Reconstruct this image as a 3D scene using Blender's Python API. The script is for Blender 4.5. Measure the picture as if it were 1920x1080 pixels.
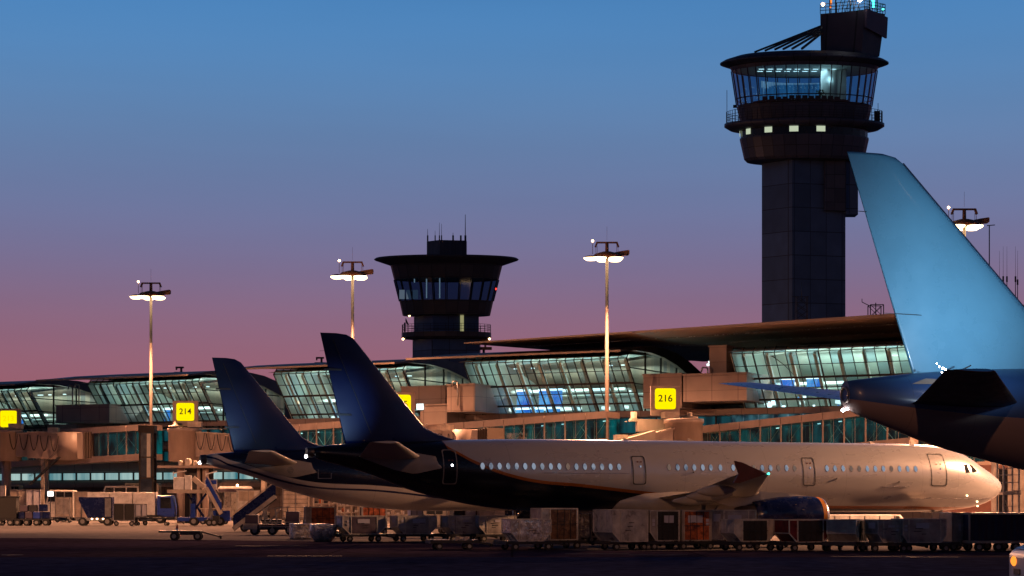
import bpy, math, random
from mathutils import Vector, Matrix
random.seed(7)
R = math.radians
scene = bpy.context.scene
for o in list(bpy.data.objects): bpy.data.objects.remove(o)
col = scene.collection

# ------------------------------------------------------------------ camera
F, H, YH = 3500.0, 2.7, 935.0          # focal length in photo pixels, eye height, horizon row
cam_d = bpy.data.cameras.new('camera'); cam = bpy.data.objects.new('camera', cam_d); col.objects.link(cam)
cam.location = (0, 0, H); cam.rotation_euler = (R(90), 0, 0)
cam_d.sensor_width = 36; cam_d.lens = F / 1920 * 36
cam_d.shift_y = (YH - 540) / 1920
cam_d.clip_start = 0.5; cam_d.clip_end = 12000
scene.camera = cam
vs = scene.view_settings
scene.display_settings.display_device = 'sRGB'
vs.view_transform = 'Standard'; vs.look = 'None'; vs.exposure = 0; vs.gamma = 1; vs.use_curve_mapping = False
scene.render.engine = 'CYCLES'
cy = scene.cycles
cy.use_denoising = True
cy.max_bounces = 6; cy.diffuse_bounces = 2; cy.glossy_bounces = 3; cy.transparent_max_bounces = 12; cy.transmission_bounces = 2
cy.sample_clamp_indirect = 4; cy.caustics_reflective = False; cy.caustics_refractive = False

# ------------------------------------------------------------------ dusk sky
def lin(r, g, b):
    f = lambda c: (c / 255 / 12.92) if c / 255 <= .04045 else ((c / 255 + .055) / 1.055) ** 2.4
    return (f(r), f(g), f(b))
world = bpy.data.worlds.new('World'); scene.world = world; world.use_nodes = True
nt = world.node_tree; nt.nodes.clear()
wo = nt.nodes.new('ShaderNodeOutputWorld'); bg = nt.nodes.new('ShaderNodeBackground')
tc = nt.nodes.new('ShaderNodeTexCoord'); sp = nt.nodes.new('ShaderNodeSeparateXYZ')
nt.links.new(tc.outputs['Generated'], sp.inputs[0])
ramp = nt.nodes.new('ShaderNodeValToRGB'); ramp.color_ramp.interpolation = 'B_SPLINE'
mp = nt.nodes.new('ShaderNodeMapRange'); mp.inputs[1].default_value = -.02; mp.inputs[2].default_value = 1
nt.links.new(sp.outputs[2], mp.inputs[0]); nt.links.new(mp.outputs[0], ramp.inputs[0])
def el(z): return (z + .02) / 1.02
stops = [(-.02, (90, 60, 72)), (.02, (158, 92, 98)), (.06, (153, 96, 110)), (.095, (139, 103, 127)), (.125, (119, 111, 146)),
         (.155, (109, 120, 160)), (.19, (99, 129, 171)), (.225, (87, 134, 184)), (.265, (74, 135, 194)), (.40, (40, 78, 132)), (.65, (17, 32, 66)), (1, (9, 18, 42))]
cr = ramp.color_ramp
while len(cr.elements) < len(stops): cr.elements.new(.5)
for e, (z, c) in zip(cr.elements, stops): e.position = el(z); e.color = (*lin(*c), 1)
# the side of the sky turned away from the afterglow is darker
back = nt.nodes.new('ShaderNodeMapRange'); back.inputs[1].default_value = -1; back.inputs[2].default_value = .7
back.inputs[3].default_value = .18; back.inputs[4].default_value = 1
nt.links.new(sp.outputs[1], back.inputs[0])
wn = nt.nodes.new('ShaderNodeTexNoise'); wn.inputs['Scale'].default_value = 1; wn.inputs['Detail'].default_value = 5
wm = nt.nodes.new('ShaderNodeMapping'); wm.inputs['Scale'].default_value = (2.2, 2.2, 20); nt.links.new(tc.outputs['Generated'], wm.inputs[0]); nt.links.new(wm.outputs[0], wn.inputs['Vector'])
wr = nt.nodes.new('ShaderNodeMapRange'); wr.inputs[1].default_value = .3; wr.inputs[2].default_value = .7; wr.inputs[3].default_value = .96; wr.inputs[4].default_value = 1.04; nt.links.new(wn.outputs['Fac'], wr.inputs[0])
wx = nt.nodes.new('ShaderNodeMix'); wx.data_type = 'RGBA'; wx.blend_type = 'MULTIPLY'; wx.inputs['Factor'].default_value = 1
nt.links.new(ramp.outputs[0], wx.inputs['A']); nt.links.new(wr.outputs[0], wx.inputs['B'])
nt.links.new(wx.outputs['Result'], bg.inputs[0]); nt.links.new(back.outputs[0], bg.inputs[1]); nt.links.new(bg.outputs[0], wo.inputs[0])

# ------------------------------------------------------------------ helpers
def P(px, py, d): return Vector(((px - 960) / F * d, d, H + (YH - py) / F * d))
def gx(px, d): return (px - 960) / F * d
def gd(y): return H * F / (y - YH)

class MB:
    """collects shapes of one part; build() links them as one mesh object"""
    def __init__(s): s.v = []; s.f = []; s.m = []; s.sm = []
    def add(s, vs, fs, m=0, smooth=False):
        n = len(s.v); s.v += [tuple(v) for v in vs]
        for f in fs: s.f.append(tuple(n + i for i in f)); s.m.append(m); s.sm.append(smooth)
        return s
    def box(s, c, d, m=0, rz=0, ry=0):
        M = Matrix.Translation(c) @ Matrix.Rotation(rz, 4, 'Z') @ Matrix.Rotation(ry, 4, 'Y')
        x, y, z = d[0] / 2, d[1] / 2, d[2] / 2
        v = [M @ Vector(p) for p in [(-x, -y, -z), (x, -y, -z), (x, y, -z), (-x, y, -z), (-x, -y, z), (x, -y, z), (x, y, z), (-x, y, z)]]
        return s.add(v, [(0, 3, 2, 1), (4, 5, 6, 7), (0, 1, 5, 4), (1, 2, 6, 5), (2, 3, 7, 6), (3, 0, 4, 7)], m)
    def b2(s, lo, hi, m=0):
        return s.box([(a + b) / 2 for a, b in zip(lo, hi)], [abs(b - a) for a, b in zip(lo, hi)], m)
    def bar(s, a, b, w, h=None, m=0):
        a, b = Vector(a), Vector(b); h = h or w; t = (b - a).normalized()
        u = t.cross(Vector((0, 0, 1)))
        if u.length < .01: u = Vector((1, 0, 0))
        u.normalize(); n = u.cross(t); u *= w / 2; n *= h / 2
        v = [a - u - n, a + u - n, a + u + n, a - u + n, b - u - n, b + u - n, b + u + n, b - u + n]
        return s.add(v, [(0, 1, 2, 3), (7, 6, 5, 4), (0, 4, 5, 1), (1, 5, 6, 2), (2, 6, 7, 3), (3, 7, 4, 0)], m)
    def tube(s, a, b, r0, r1=None, n=10, m=0, caps=True, smooth=True):
        a, b = Vector(a), Vector(b); r1 = r0 if r1 is None else r1; t = (b - a).normalized()
        u = t.cross(Vector((0, 0, 1)))
        if u.length < .01: u = Vector((1, 0, 0))
        u.normalize(); w = u.cross(t)
        v = []
        for p, r in ((a, r0), (b, r1)):
            for i in range(n):
                g = 2 * math.pi * i / n; v.append(p + u * math.cos(g) * r + w * math.sin(g) * r)
        s.add(v, [(i, i + n, (i + 1) % n + n, (i + 1) % n) for i in range(n)], m, smooth)
        if caps:
            s.add(v[:n], [tuple(range(n))], m); s.add(v[n:], [tuple(reversed(range(n)))], m)
        return s
    def lathe(s, prof, c=(0, 0, 0), n=32, m=0, axis='Z', a0=0, a1=360, smooth=True, rot=0):
        full = abs(a1 - a0) >= 359.9; k = n if full else n + 1; v = []
        for (r, h) in prof:
            for i in range(k):
                g = R(a0 + (a1 - a0) * i / n) + rot
                p = (math.cos(g) * r, math.sin(g) * r, h) if axis == 'Z' else (h, math.cos(g) * r, math.sin(g) * r)
                v.append(Vector(p) + Vector(c))
        fs = []
        for j in range(len(prof) - 1):
            for i in range(n):
                i2 = (i + 1) % k
                fs.append((j * k + i, j * k + i2, (j + 1) * k + i2, (j + 1) * k + i))
        return s.add(v, fs, m, smooth)
    def prism(s, poly, y0, y1, m=0, plane='XZ'):
        n = len(poly)
        f = (lambda p, y: (p[0], y, p[1])) if plane == 'XZ' else ((lambda p, y: (p[0], p[1], y)) if plane == 'XY' else (lambda p, y: (y, p[0], p[1])))
        v = [f(p, y0) for p in poly] + [f(p, y1) for p in poly]
        fs = [tuple(range(n)), tuple(reversed(range(n, 2 * n)))] + [(i, i + n, (i + 1) % n + n, (i + 1) % n) for i in range(n)]
        return s.add(v, fs, m)
    def quad(s, a, b, c, d, m=0): return s.add([a, b, c, d], [(0, 1, 2, 3)], m)
    def loft(s, rings, m=0, smooth=True, closed=True, caps=True):
        k = len(rings[0]); v = [p for r in rings for p in r]; fs = []
        for j in range(len(rings) - 1):
            for i in range(k if closed else k - 1):
                i2 = (i + 1) % k; fs.append((j * k + i, j * k + i2, (j + 1) * k + i2, (j + 1) * k + i))
        s.add(v, fs, m, smooth)
        if caps:
            s.add(rings[0], [tuple(range(k))], m); s.add(rings[-1], [tuple(reversed(range(k)))], m)
        return s
    def build(s, name, mats, parent=None, bevel=0):
        me = bpy.data.meshes.new(name); me.from_pydata(s.v, [], s.f)
        if not isinstance(mats, (list, tuple)): mats = [mats]
        for m in mats: me.materials.append(m)
        me.polygons.foreach_set('material_index', s.m); me.polygons.foreach_set('use_smooth', s.sm)
        import bmesh
        bm = bmesh.new(); bm.from_mesh(me); bmesh.ops.remove_doubles(bm, verts=bm.verts, dist=1e-5) if bevel or any(s.sm) else None
        bmesh.ops.recalc_face_normals(bm, faces=bm.faces); bm.to_mesh(me); bm.free(); me.update()
        o = bpy.data.objects.new(name, me); col.objects.link(o)
        if parent is not None: o.parent = parent
        if bevel:
            md = o.modifiers.new('bevel', 'BEVEL'); md.width = bevel; md.segments = 2; md.limit_method = 'ANGLE'; md.angle_limit = R(40)
        return o

def tag(o, label, cat, group=None, kind=None):
    if label: o['label'] = label
    if cat: o['category'] = cat
    if group: o['group'] = group
    if kind: o['kind'] = kind
    return o
def thing(name, label, cat, loc=(0, 0, 0), rz=0, group=None):
    o = bpy.data.objects.new(name, None); col.objects.link(o); o.empty_display_size = .3
    o.location = loc; o.rotation_euler = (0, 0, rz)
    return tag(o, label, cat, group)
def copy_thing(root, loc, rz, label, group=None):
    r = root.copy(); col.objects.link(r); r.location = loc; r.rotation_euler = (0, 0, rz); r['label'] = label
    if group: r['group'] = group
    for ch in list(root.children):
        c = ch.copy(); col.objects.link(c); c.parent = r
        for g in list(ch.children):
            q = g.copy(); col.objects.link(q); q.parent = c
    return r
def lamp(name, kind, loc, power, color, parent=None, aim=None, size=.5, spot=80, blend=.5, sy=None):
    l = bpy.data.lights.new(name, kind); l.energy = power; l.color = color
    if kind == 'AREA':
        l.size = size
        if sy: l.shape = 'RECTANGLE'; l.size_y = sy
    else: l.shadow_soft_size = size
    if kind == 'SPOT': l.spot_size = R(spot); l.spot_blend = blend
    o = bpy.data.objects.new(name, l); col.objects.link(o); o.location = loc
    if aim is not None: o.rotation_euler = (Vector(aim) - Vector(loc)).to_track_quat('-Z', 'Y').to_euler()
    if parent is not None: o.parent = parent
    return o

# ------------------------------------------------------------------ materials
def newmat(name):
    m = bpy.data.materials.new(name); m.use_nodes = True; t = m.node_tree; t.nodes.clear()
    out = t.nodes.new('ShaderNodeOutputMaterial'); return m, t, out
def ND(t, k, **kw):
    n = t.nodes.new(k)
    for a, b in kw.items(): setattr(n, a, b)
    return n
def M(name, rgb, rough=.5, metal=0., var=.25, scale=2., bump=0., bscale=8., coat=0., spec=.5, rvar=.15, streak=None):
    m, t, out = newmat(name); b = ND(t, 'ShaderNodeBsdfPrincipled'); t.links.new(b.outputs[0], out.inputs[0])
    b.inputs['Metallic'].default_value = metal; b.inputs['Coat Weight'].default_value = coat
    b.inputs['Coat Roughness'].default_value = .08; b.inputs['Specular IOR Level'].default_value = spec
    tc = ND(t, 'ShaderNodeTexCoord'); no = ND(t, 'ShaderNodeTexNoise'); no.inputs['Scale'].default_value = scale
    no.inputs['Detail'].default_value = 6; no.inputs['Roughness'].default_value = .65
    src = tc.outputs['Object']
    if streak:
        mpn = ND(t, 'ShaderNodeMapping'); mpn.inputs['Scale'].default_value = streak; t.links.new(src, mpn.inputs[0]); src = mpn.outputs[0]
    t.links.new(src, no.inputs['Vector'])
    mr = ND(t, 'ShaderNodeMapRange'); mr.inputs[1].default_value = .3; mr.inputs[2].default_value = .7
    mr.inputs[3].default_value = 1 - var; mr.inputs[4].default_value = 1 + var * .6
    t.links.new(no.outputs['Fac'], mr.inputs[0])
    mx = ND(t, 'ShaderNodeMix', data_type='RGBA', blend_type='MULTIPLY'); mx.inputs['Factor'].default_value = 1
    mx.inputs['A'].default_value = (*rgb, 1); t.links.new(mr.outputs[0], mx.inputs['B']); t.links.new(mx.outputs['Result'], b.inputs['Base Color'])
    rr = ND(t, 'ShaderNodeMapRange'); rr.inputs[1].default_value = .3; rr.inputs[2].default_value = .7
    rr.inputs[3].default_value = max(.03, rough - rvar); rr.inputs[4].default_value = min(1, rough + rvar)
    t.links.new(no.outputs['Fac'], rr.inputs[0]); t.links.new(rr.outputs[0], b.inputs['Roughness'])
    if bump:
        n2 = ND(t, 'ShaderNodeTexNoise'); n2.inputs['Scale'].default_value = bscale; n2.inputs['Detail'].default_value = 4
        t.links.new(tc.outputs['Object'], n2.inputs['Vector'])
        bp = ND(t, 'ShaderNodeBump'); bp.inputs['Strength'].default_value = bump; bp.inputs['Distance'].default_value = .05
        t.links.new(n2.outputs['Fac'], bp.inputs['Height']); t.links.new(bp.outputs[0], b.inputs['Normal'])
    return m
def E(name, rgb, strength):
    m, t, out = newmat(name); e = ND(t, 'ShaderNodeEmission'); e.inputs[0].default_value = (*rgb, 1); e.inputs[1].default_value = strength
    t.links.new(e.outputs[0], out.inputs[0]); return m
def schlick(t, f0):
    lw = ND(t, 'ShaderNodeLayerWeight'); lw.inputs[0].default_value = .5
    p = ND(t, 'ShaderNodeMath', operation='POWER'); t.links.new(lw.outputs['Facing'], p.inputs[0]); p.inputs[1].default_value = 4.5
    q = ND(t, 'ShaderNodeMath', operation='MULTIPLY_ADD'); t.links.new(p.outputs[0], q.inputs[0]); q.inputs[1].default_value = 1 - f0; q.inputs[2].default_value = f0
    return q
def EN(name, c0, c1, strength, scale=(1, 1, 1), nscale=1., lo=.35, hi=.65):
    """lit window: the rooms behind it vary from pane to pane"""
    m, t, out = newmat(name); e = ND(t, 'ShaderNodeEmission'); tc = ND(t, 'ShaderNodeTexCoord')
    mpn = ND(t, 'ShaderNodeMapping'); mpn.inputs['Scale'].default_value = scale; t.links.new(tc.outputs['Object'], mpn.inputs[0])
    no = ND(t, 'ShaderNodeTexNoise'); no.inputs['Scale'].default_value = nscale; no.inputs['Detail'].default_value = 5; t.links.new(mpn.outputs[0], no.inputs['Vector'])
    rp = ND(t, 'ShaderNodeValToRGB'); rp.color_ramp.elements[0].position = lo; rp.color_ramp.elements[1].position = hi
    rp.color_ramp.elements[0].color = (*c0, 1); rp.color_ramp.elements[1].color = (*c1, 1)
    t.links.new(no.outputs['Fac'], rp.inputs[0]); t.links.new(rp.outputs[0], e.inputs[0]); e.inputs[1].default_value = strength
    g = ND(t, 'ShaderNodeBsdfGlossy'); g.inputs['Roughness'].default_value = .05
    fr = schlick(t, .05)
    ms = ND(t, 'ShaderNodeMixShader'); t.links.new(fr.outputs[0], ms.inputs[0]); t.links.new(e.outputs[0], ms.inputs[1]); t.links.new(g.outputs[0], ms.inputs[2])
    t.links.new(ms.outputs[0], out.inputs[0]); return m
def GL(name, tint, ior=1.45, dirt=.0):
    m, t, out = newmat(name); tr = ND(t, 'ShaderNodeBsdfTransparent')
    ge = ND(t, 'ShaderNodeNewGeometry'); rp = ND(t, 'ShaderNodeValToRGB'); t.links.new(ge.outputs['Random Per Island'], rp.inputs[0])   # every pane its own tint
    e = rp.color_ramp.elements; e[0].color = (tint[0] * .50, tint[1] * .62, tint[2] * .74, 1); e[1].color = (*tint, 1); q = e.new(.45); q.color = (tint[0] * .74, tint[1] * .82, tint[2] * .84, 1)
    t.links.new(rp.outputs[0], tr.inputs[0])
    g = ND(t, 'ShaderNodeBsdfGlossy'); g.inputs['Roughness'].default_value = .04
    fr = schlick(t, .06)
    ms = ND(t, 'ShaderNodeMixShader'); t.links.new(fr.outputs[0], ms.inputs[0]); t.links.new(tr.outputs[0], ms.inputs[1]); t.links.new(g.outputs[0], ms.inputs[2])
    last = ms
    if dirt:
        df = ND(t, 'ShaderNodeBsdfDiffuse'); df.inputs[0].default_value = (.4, .45, .42, 1)
        tc = ND(t, 'ShaderNodeTexCoord'); no = ND(t, 'ShaderNodeTexNoise'); no.inputs['Scale'].default_value = .6; no.inputs['Detail'].default_value = 5
        t.links.new(tc.outputs['Object'], no.inputs['Vector'])
        mr = ND(t, 'ShaderNodeMapRange'); mr.inputs[1].default_value = .35; mr.inputs[2].default_value = .7; mr.inputs[3].default_value = dirt * .3; mr.inputs[4].default_value = dirt
        t.links.new(no.outputs['Fac'], mr.inputs[0])
        m2 = ND(t, 'ShaderNodeMixShader'); t.links.new(mr.outputs[0], m2.inputs[0]); t.links.new(ms.outputs[0], m2.inputs[1]); t.links.new(df.outputs[0], m2.inputs[2]); last = m2
    t.links.new(last.outputs[0], out.inputs[0]); return m
def PANEL(name, rgb, sx, sz, rough=.4, var=.18, gap=.03, metal=0., spec=.5, axes='xz'):
    """cladding panels: a tone of its own for every panel, dark joints; x / y / angle and z in object space"""
    m, t, out = newmat(name); b = ND(t, 'ShaderNodeBsdfPrincipled'); t.links.new(b.outputs[0], out.inputs[0])
    b.inputs['Metallic'].default_value = metal; b.inputs['Roughness'].default_value = rough; b.inputs['Specular IOR Level'].default_value = spec
    tc = ND(t, 'ShaderNodeTexCoord'); s = ND(t, 'ShaderNodeSeparateXYZ'); t.links.new(tc.outputs['Object'], s.inputs[0])
    if axes == 'ring':
        at = ND(t, 'ShaderNodeMath', operation='ARCTAN2'); t.links.new(s.outputs[1], at.inputs[0]); t.links.new(s.outputs[0], at.inputs[1]); u = at.outputs[0]
    elif axes == 'sum':
        at = ND(t, 'ShaderNodeMath', operation='ADD'); t.links.new(s.outputs[0], at.inputs[0]); t.links.new(s.outputs[1], at.inputs[1]); u = at.outputs[0]
    else: u = s.outputs[0]
    def grid(src, size):
        d = ND(t, 'ShaderNodeMath', operation='DIVIDE'); t.links.new(src, d.inputs[0]); d.inputs[1].default_value = size
        fl = ND(t, 'ShaderNodeMath', operation='FLOOR'); t.links.new(d.outputs[0], fl.inputs[0])
        fr = ND(t, 'ShaderNodeMath', operation='FRACT'); t.links.new(d.outputs[0], fr.inputs[0])
        return fl.outputs[0], fr.outputs[0]
    fu, ru = grid(u, sx); fz, rz = grid(s.outputs[2], sz)
    cb = ND(t, 'ShaderNodeCombineXYZ'); t.links.new(fu, cb.inputs[0]); t.links.new(fz, cb.inputs[1])
    wn = ND(t, 'ShaderNodeTexWhiteNoise'); t.links.new(cb.outputs[0], wn.inputs['Vector'])
    mr = ND(t, 'ShaderNodeMapRange'); mr.inputs[3].default_value = 1 - var; mr.inputs[4].default_value = 1 + var; t.links.new(wn.outputs['Value'], mr.inputs[0])
    g1 = ND(t, 'ShaderNodeMath', operation='LESS_THAN'); t.links.new(ru, g1.inputs[0]); g1.inputs[1].default_value = gap
    g2 = ND(t, 'ShaderNodeMath', operation='LESS_THAN'); t.links.new(rz, g2.inputs[0]); g2.inputs[1].default_value = gap
    g = ND(t, 'ShaderNodeMath', operation='MAXIMUM'); t.links.new(g1.outputs[0], g.inputs[0]); t.links.new(g2.outputs[0], g.inputs[1])
    mx = ND(t, 'ShaderNodeMix', data_type='RGBA', blend_type='MULTIPLY'); mx.inputs['Factor'].default_value = 1; mx.inputs['A'].default_value = (*rgb, 1); t.links.new(mr.outputs[0], mx.inputs['B'])
    m2 = ND(t, 'ShaderNodeMix', data_type='RGBA'); t.links.new(g.outputs[0], m2.inputs['Factor']); t.links.new(mx.outputs['Result'], m2.inputs['A']); m2.inputs['B'].default_value = (rgb[0] * .2, rgb[1] * .2, rgb[2] * .2, 1)
    no = ND(t, 'ShaderNodeTexNoise'); no.inputs['Scale'].default_value = .5; no.inputs['Detail'].default_value = 6; t.links.new(tc.outputs['Object'], no.inputs['Vector'])
    m3 = ND(t, 'ShaderNodeMix', data_type='RGBA', blend_type='MULTIPLY'); m3.inputs['Factor'].default_value = .5; t.links.new(m2.outputs['Result'], m3.inputs['A']); t.links.new(no.outputs['Fac'], m3.inputs['B'])
    t.links.new(m3.outputs['Result'], b.inputs['Base Color']); return m

mt = {}
mt['black'] = M('black_rubber', (.012, .012, .013), .6)
mt['dark'] = M('dark_painted_steel', (.03, .03, .035), .45, .3)
mt['steel'] = M('galvanised_steel', (.35, .34, .33), .4, .8, .4)
mt['alu'] = M('dented_aluminium', (.56, .52, .46), .34, .25, .5, 1.6, .4, 3)
mt['alu2'] = M('dull_aluminium', (.40, .36, .33), .42, .2, .5, 1.5, .4, 3)
mt['edge'] = M('bright_container_edge', (.60, .55, .48), .4, .2, .4, 3)
mt['foil'] = M('crumpled_foil', (.82, .76, .66), .25, .55, .5, 3, 1., 5)
mt['white'] = M('white_vehicle_paint', (.68, .64, .60), .35, 0, .32, 1.5)
mt['cream'] = M('cream_sheet_metal', (.50, .41, .33), .45, .1, .4, 1.2)
mt['beige'] = M('beige_bridge_cladding', (.37, .275, .23), .5, 0, .25, .8, 0, 8, streak=(1, 1, .3))
mt['navy'] = M('navy_paint', (.006, .014, .075), .25, 0, .2)
mt['blue'] = M('blue_vehicle_paint', (.012, .045, .30), .35, 0, .2)
mt['bluedk'] = M('dark_blue_curtain', (.008, .010, .05), .6, 0, .5, 1.5, .3, 2, streak=(3, 3, .2))
mt['red'] = M('red_painted_frame', (.14, .016, .018), .4, .2, .7, 3, .3, 5)
mt['orange'] = M('orange_luggage_net', (.50, .12, .04), .65, 0, .95, 3.2, .8, 6)
mt['brown'] = M('brown_netting', (.16, .08, .045), .75, 0, .8, 4, .5, 7)
mt['net'] = M('black_net_curtain', (.025, .023, .022), .75, 0, .5, 5, .4, 9)
mt['lav'] = M('pale_placard', (.50, .48, .54), .5, 0, .1)
mt['purple'] = M('dark_purple_cover', (.075, .05, .075), .6, 0, .3, 2, .3, 3)
mt['glassdk'] = M('dark_vehicle_glass', (.012, .014, .017), .08, 0, .1, spec=.8)
mt['hub'] = M('grey_wheel_hub', (.35, .33, .30), .45, .5, .2)
mt['conc'] = PANEL('concrete_cladding', (.27, .205, .18), 3.0, 1.6, .6, .10, .02, axes='sum')
mt['mull'] = M('brown_mullion', (.030, .024, .022), .6, 0, .2, spec=.2)
mt['roof'] = M('dark_roof_sheet', (.030, .026, .036), .55, .2, .3, .5)
mt['soffit'] = M('brown_soffit', (.30, .22, .165), .55, 0, .3, .25)
mt['inner'] = M('pale_interior', (.62, .66, .60), .6, 0, .2, .25)
mt['rib'] = M('white_rib', (.80, .82, .76), .5, 0, .1)
mt['floor'] = M('hall_floor', (.42, .43, .41), .4)
mt['glass'] = GL('hall_glass', (.80, .88, .85), 1.45, .06)
mt['wglass'] = GL('walkway_glass', (.42, .66, .62), 1.5, .03)
mt['lampface'] = E('lamp_face', (1, .68, .36), 7)
mt['bulb'] = E('warm_bulb', (1, .62, .30), 14)
mt['whitelamp'] = E('white_lamp', (.95, .95, 1), 40)
mt['red_l'] = E('red_lamp', (1, .03, .02), 5)
mt['green_l'] = E('green_lamp', (.05, 1, .65), 6)
mt['orange_l'] = E('orange_lamp', (1, .25, .03), 1.7)

# ------------------------------------------------------------------ ground
def ground_mat(name, rgb, rough, slab=None, tone=.35, spec=.03):
    m, t, out = newmat(name); b = ND(t, 'ShaderNodeBsdfDiffuse'); gl = ND(t, 'ShaderNodeBsdfGlossy'); gl.inputs['Color'].default_value = (1, 1, 1, 1)
    mxs = ND(t, 'ShaderNodeMixShader'); mxs.inputs[0].default_value = spec; t.links.new(b.outputs[0], mxs.inputs[1]); t.links.new(gl.outputs[0], mxs.inputs[2]); t.links.new(mxs.outputs[0], out.inputs[0])
    tc = ND(t, 'ShaderNodeTexCoord')
    n1 = ND(t, 'ShaderNodeTexNoise'); n1.inputs['Scale'].default_value = .035; n1.inputs['Detail'].default_value = 8; n1.inputs['Roughness'].default_value = .7
    t.links.new(tc.outputs['Object'], n1.inputs['Vector'])
    n2 = ND(t, 'ShaderNodeTexNoise'); n2.inputs['Scale'].default_value = 1.3; n2.inputs['Detail'].default_value = 8; t.links.new(tc.outputs['Object'], n2.inputs['Vector'])
    ad = ND(t, 'ShaderNodeMath', operation='ADD'); t.links.new(n1.outputs['Fac'], ad.inputs[0]); t.links.new(n2.outputs['Fac'], ad.inputs[1])
    mr = ND(t, 'ShaderNodeMapRange'); mr.inputs[1].default_value = .7; mr.inputs[2].default_value = 1.3; mr.inputs[3].default_value = 1 - tone; mr.inputs[4].default_value = 1 + tone
    t.links.new(ad.outputs[0], mr.inputs[0])
    mx = ND(t, 'ShaderNodeMix', data_type='RGBA', blend_type='MULTIPLY'); mx.inputs['Factor'].default_value = 1; mx.inputs['A'].default_value = (*rgb, 1); t.links.new(mr.outputs[0], mx.inputs['B'])
    last = mx.outputs['Result']
    if slab:
        br = ND(t, 'ShaderNodeTexBrick'); br.offset = 0; br.inputs['Scale'].default_value = 1 / slab; br.inputs['Mortar Size'].default_value = .008
        br.inputs['Brick Width'].default_value = 1; br.inputs['Row Height'].default_value = 1
        br.inputs['Color1'].default_value = (1, 1, 1, 1); br.inputs['Color2'].default_value = (.86, .86, .86, 1); br.inputs['Mortar'].default_value = (.45, .45, .45, 1)
        t.links.new(tc.outputs['Object'], br.inputs['Vector'])
        m2 = ND(t, 'ShaderNodeMix', data_type='RGBA', blend_type='MULTIPLY'); m2.inputs['Factor'].default_value = 1; t.links.new(last, m2.inputs['A']); t.links.new(br.outputs['Color'], m2.inputs['B']); last = m2.outputs['Result']
    t.links.new(last, b.inputs['Color'])
    rr = ND(t, 'ShaderNodeMapRange'); rr.inputs[1].default_value = .35; rr.inputs[2].default_value = .65; rr.inputs[3].default_value = rough - .12; rr.inputs[4].default_value = rough + .15
    t.links.new(n1.outputs['Fac'], rr.inputs[0]); t.links.new(rr.outputs[0], gl.inputs['Roughness'])
    bp = ND(t, 'ShaderNodeBump'); bp.inputs['Strength'].default_value = .15; bp.inputs['Distance'].default_value = .01; t.links.new(n2.outputs['Fac'], bp.inputs['Height']); t.links.new(bp.outputs[0], b.inputs['Normal']); t.links.new(bp.outputs[0], gl.inputs['Normal'])
    return m
g = MB().quad((-4000, -400, 0), (4000, -400, 0), (4000, 8000, 0), (-4000, 8000, 0)).build('ground', ground_mat('apron_concrete', (.15, .13, .125), .7, 7.5))
tag(g, None, None, kind='structure')
k_ = MB().quad((-600, 40, .004), (600, 40, .004), (600, 83.99, .004), (-600, 87.99, .004)).build('shoulder', ground_mat('sky_tinted_asphalt', (.028, .034, .075), .7, None, .6, .002))  # blue in the base colour stands in for sky reflection
tag(k_, None, None, kind='structure')
t_ = MB().add([(-600, 88, .004), (600, 84, .004), (600, 92, .004), (3.5, 96.8, .004), (-3, 114.5, .004), (-14, 119, .004), (-32, 128, .004), (-600, 150, .004)], [tuple(range(8))]).build('taxiway', ground_mat('taxiway_asphalt', (.050, .034, .055), .7, 9, .6, .004))
tag(t_, None, None, kind='structure')
mk = MB()
def stripe(px0, px1, y, w=.18):
    d = gd(y); mk.quad((gx(px0, d), d, .008), (gx(px1, d), d, .008), (gx(px1, d), d + w * 6, .008), (gx(px0, d), d + w * 6, .008))
for s_ in [(40, 420, 1003), (440, 575, 1024), (1180, 1290, 1041), (1700, 1800, 1045), (1560, 1720, 1044), (1060, 1180, 1039), (250, 300, 1000), (0, 40, 1041), (500, 640, 1043)]:
    stripe(*s_, w=.10)
tag(mk.build('painted_lines', M('worn_line_paint', (.12, .11, .11), .8, 0, .8, 1.5, spec=.1)), None, None, kind='structure')

# ------------------------------------------------------------------ aircraft
def pchip(xs, ys, x):
    n = len(xs)
    if x <= xs[0]: return ys[0]
    if x >= xs[-1]: return ys[-1]
    h = [xs[i + 1] - xs[i] for i in range(n - 1)]; d = [(ys[i + 1] - ys[i]) / h[i] for i in range(n - 1)]
    def sl(i):
        if i == 0: return d[0]
        if i == n - 1: return d[-1]
        return 0 if d[i - 1] * d[i] <= 0 else 2 * d[i - 1] * d[i] / (d[i - 1] + d[i])
    for i in range(n - 1):
        if x <= xs[i + 1]:
            t = (x - xs[i]) / h[i]; a, b = sl(i) * h[i], sl(i + 1) * h[i]
            return ys[i] * (2 * t**3 - 3 * t**2 + 1) + a * (t**3 - 2 * t**2 + t) + ys[i + 1] * (3 * t**2 - 2 * t**3) + b * (t**3 - t**2)
def airfoil(n=12, thick=.12):
    up = []
    for i in range(n + 1):
        x = .5 * (1 - math.cos(math.pi * i / n))
        y = 5 * thick * (.2969 * math.sqrt(x) - .126 * x - .3516 * x**2 + .2843 * x**3 - .1036 * x**4)
        up.append((x, y))
    return up + [(x, -y) for x, y in reversed(up[1:-1])]
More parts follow.
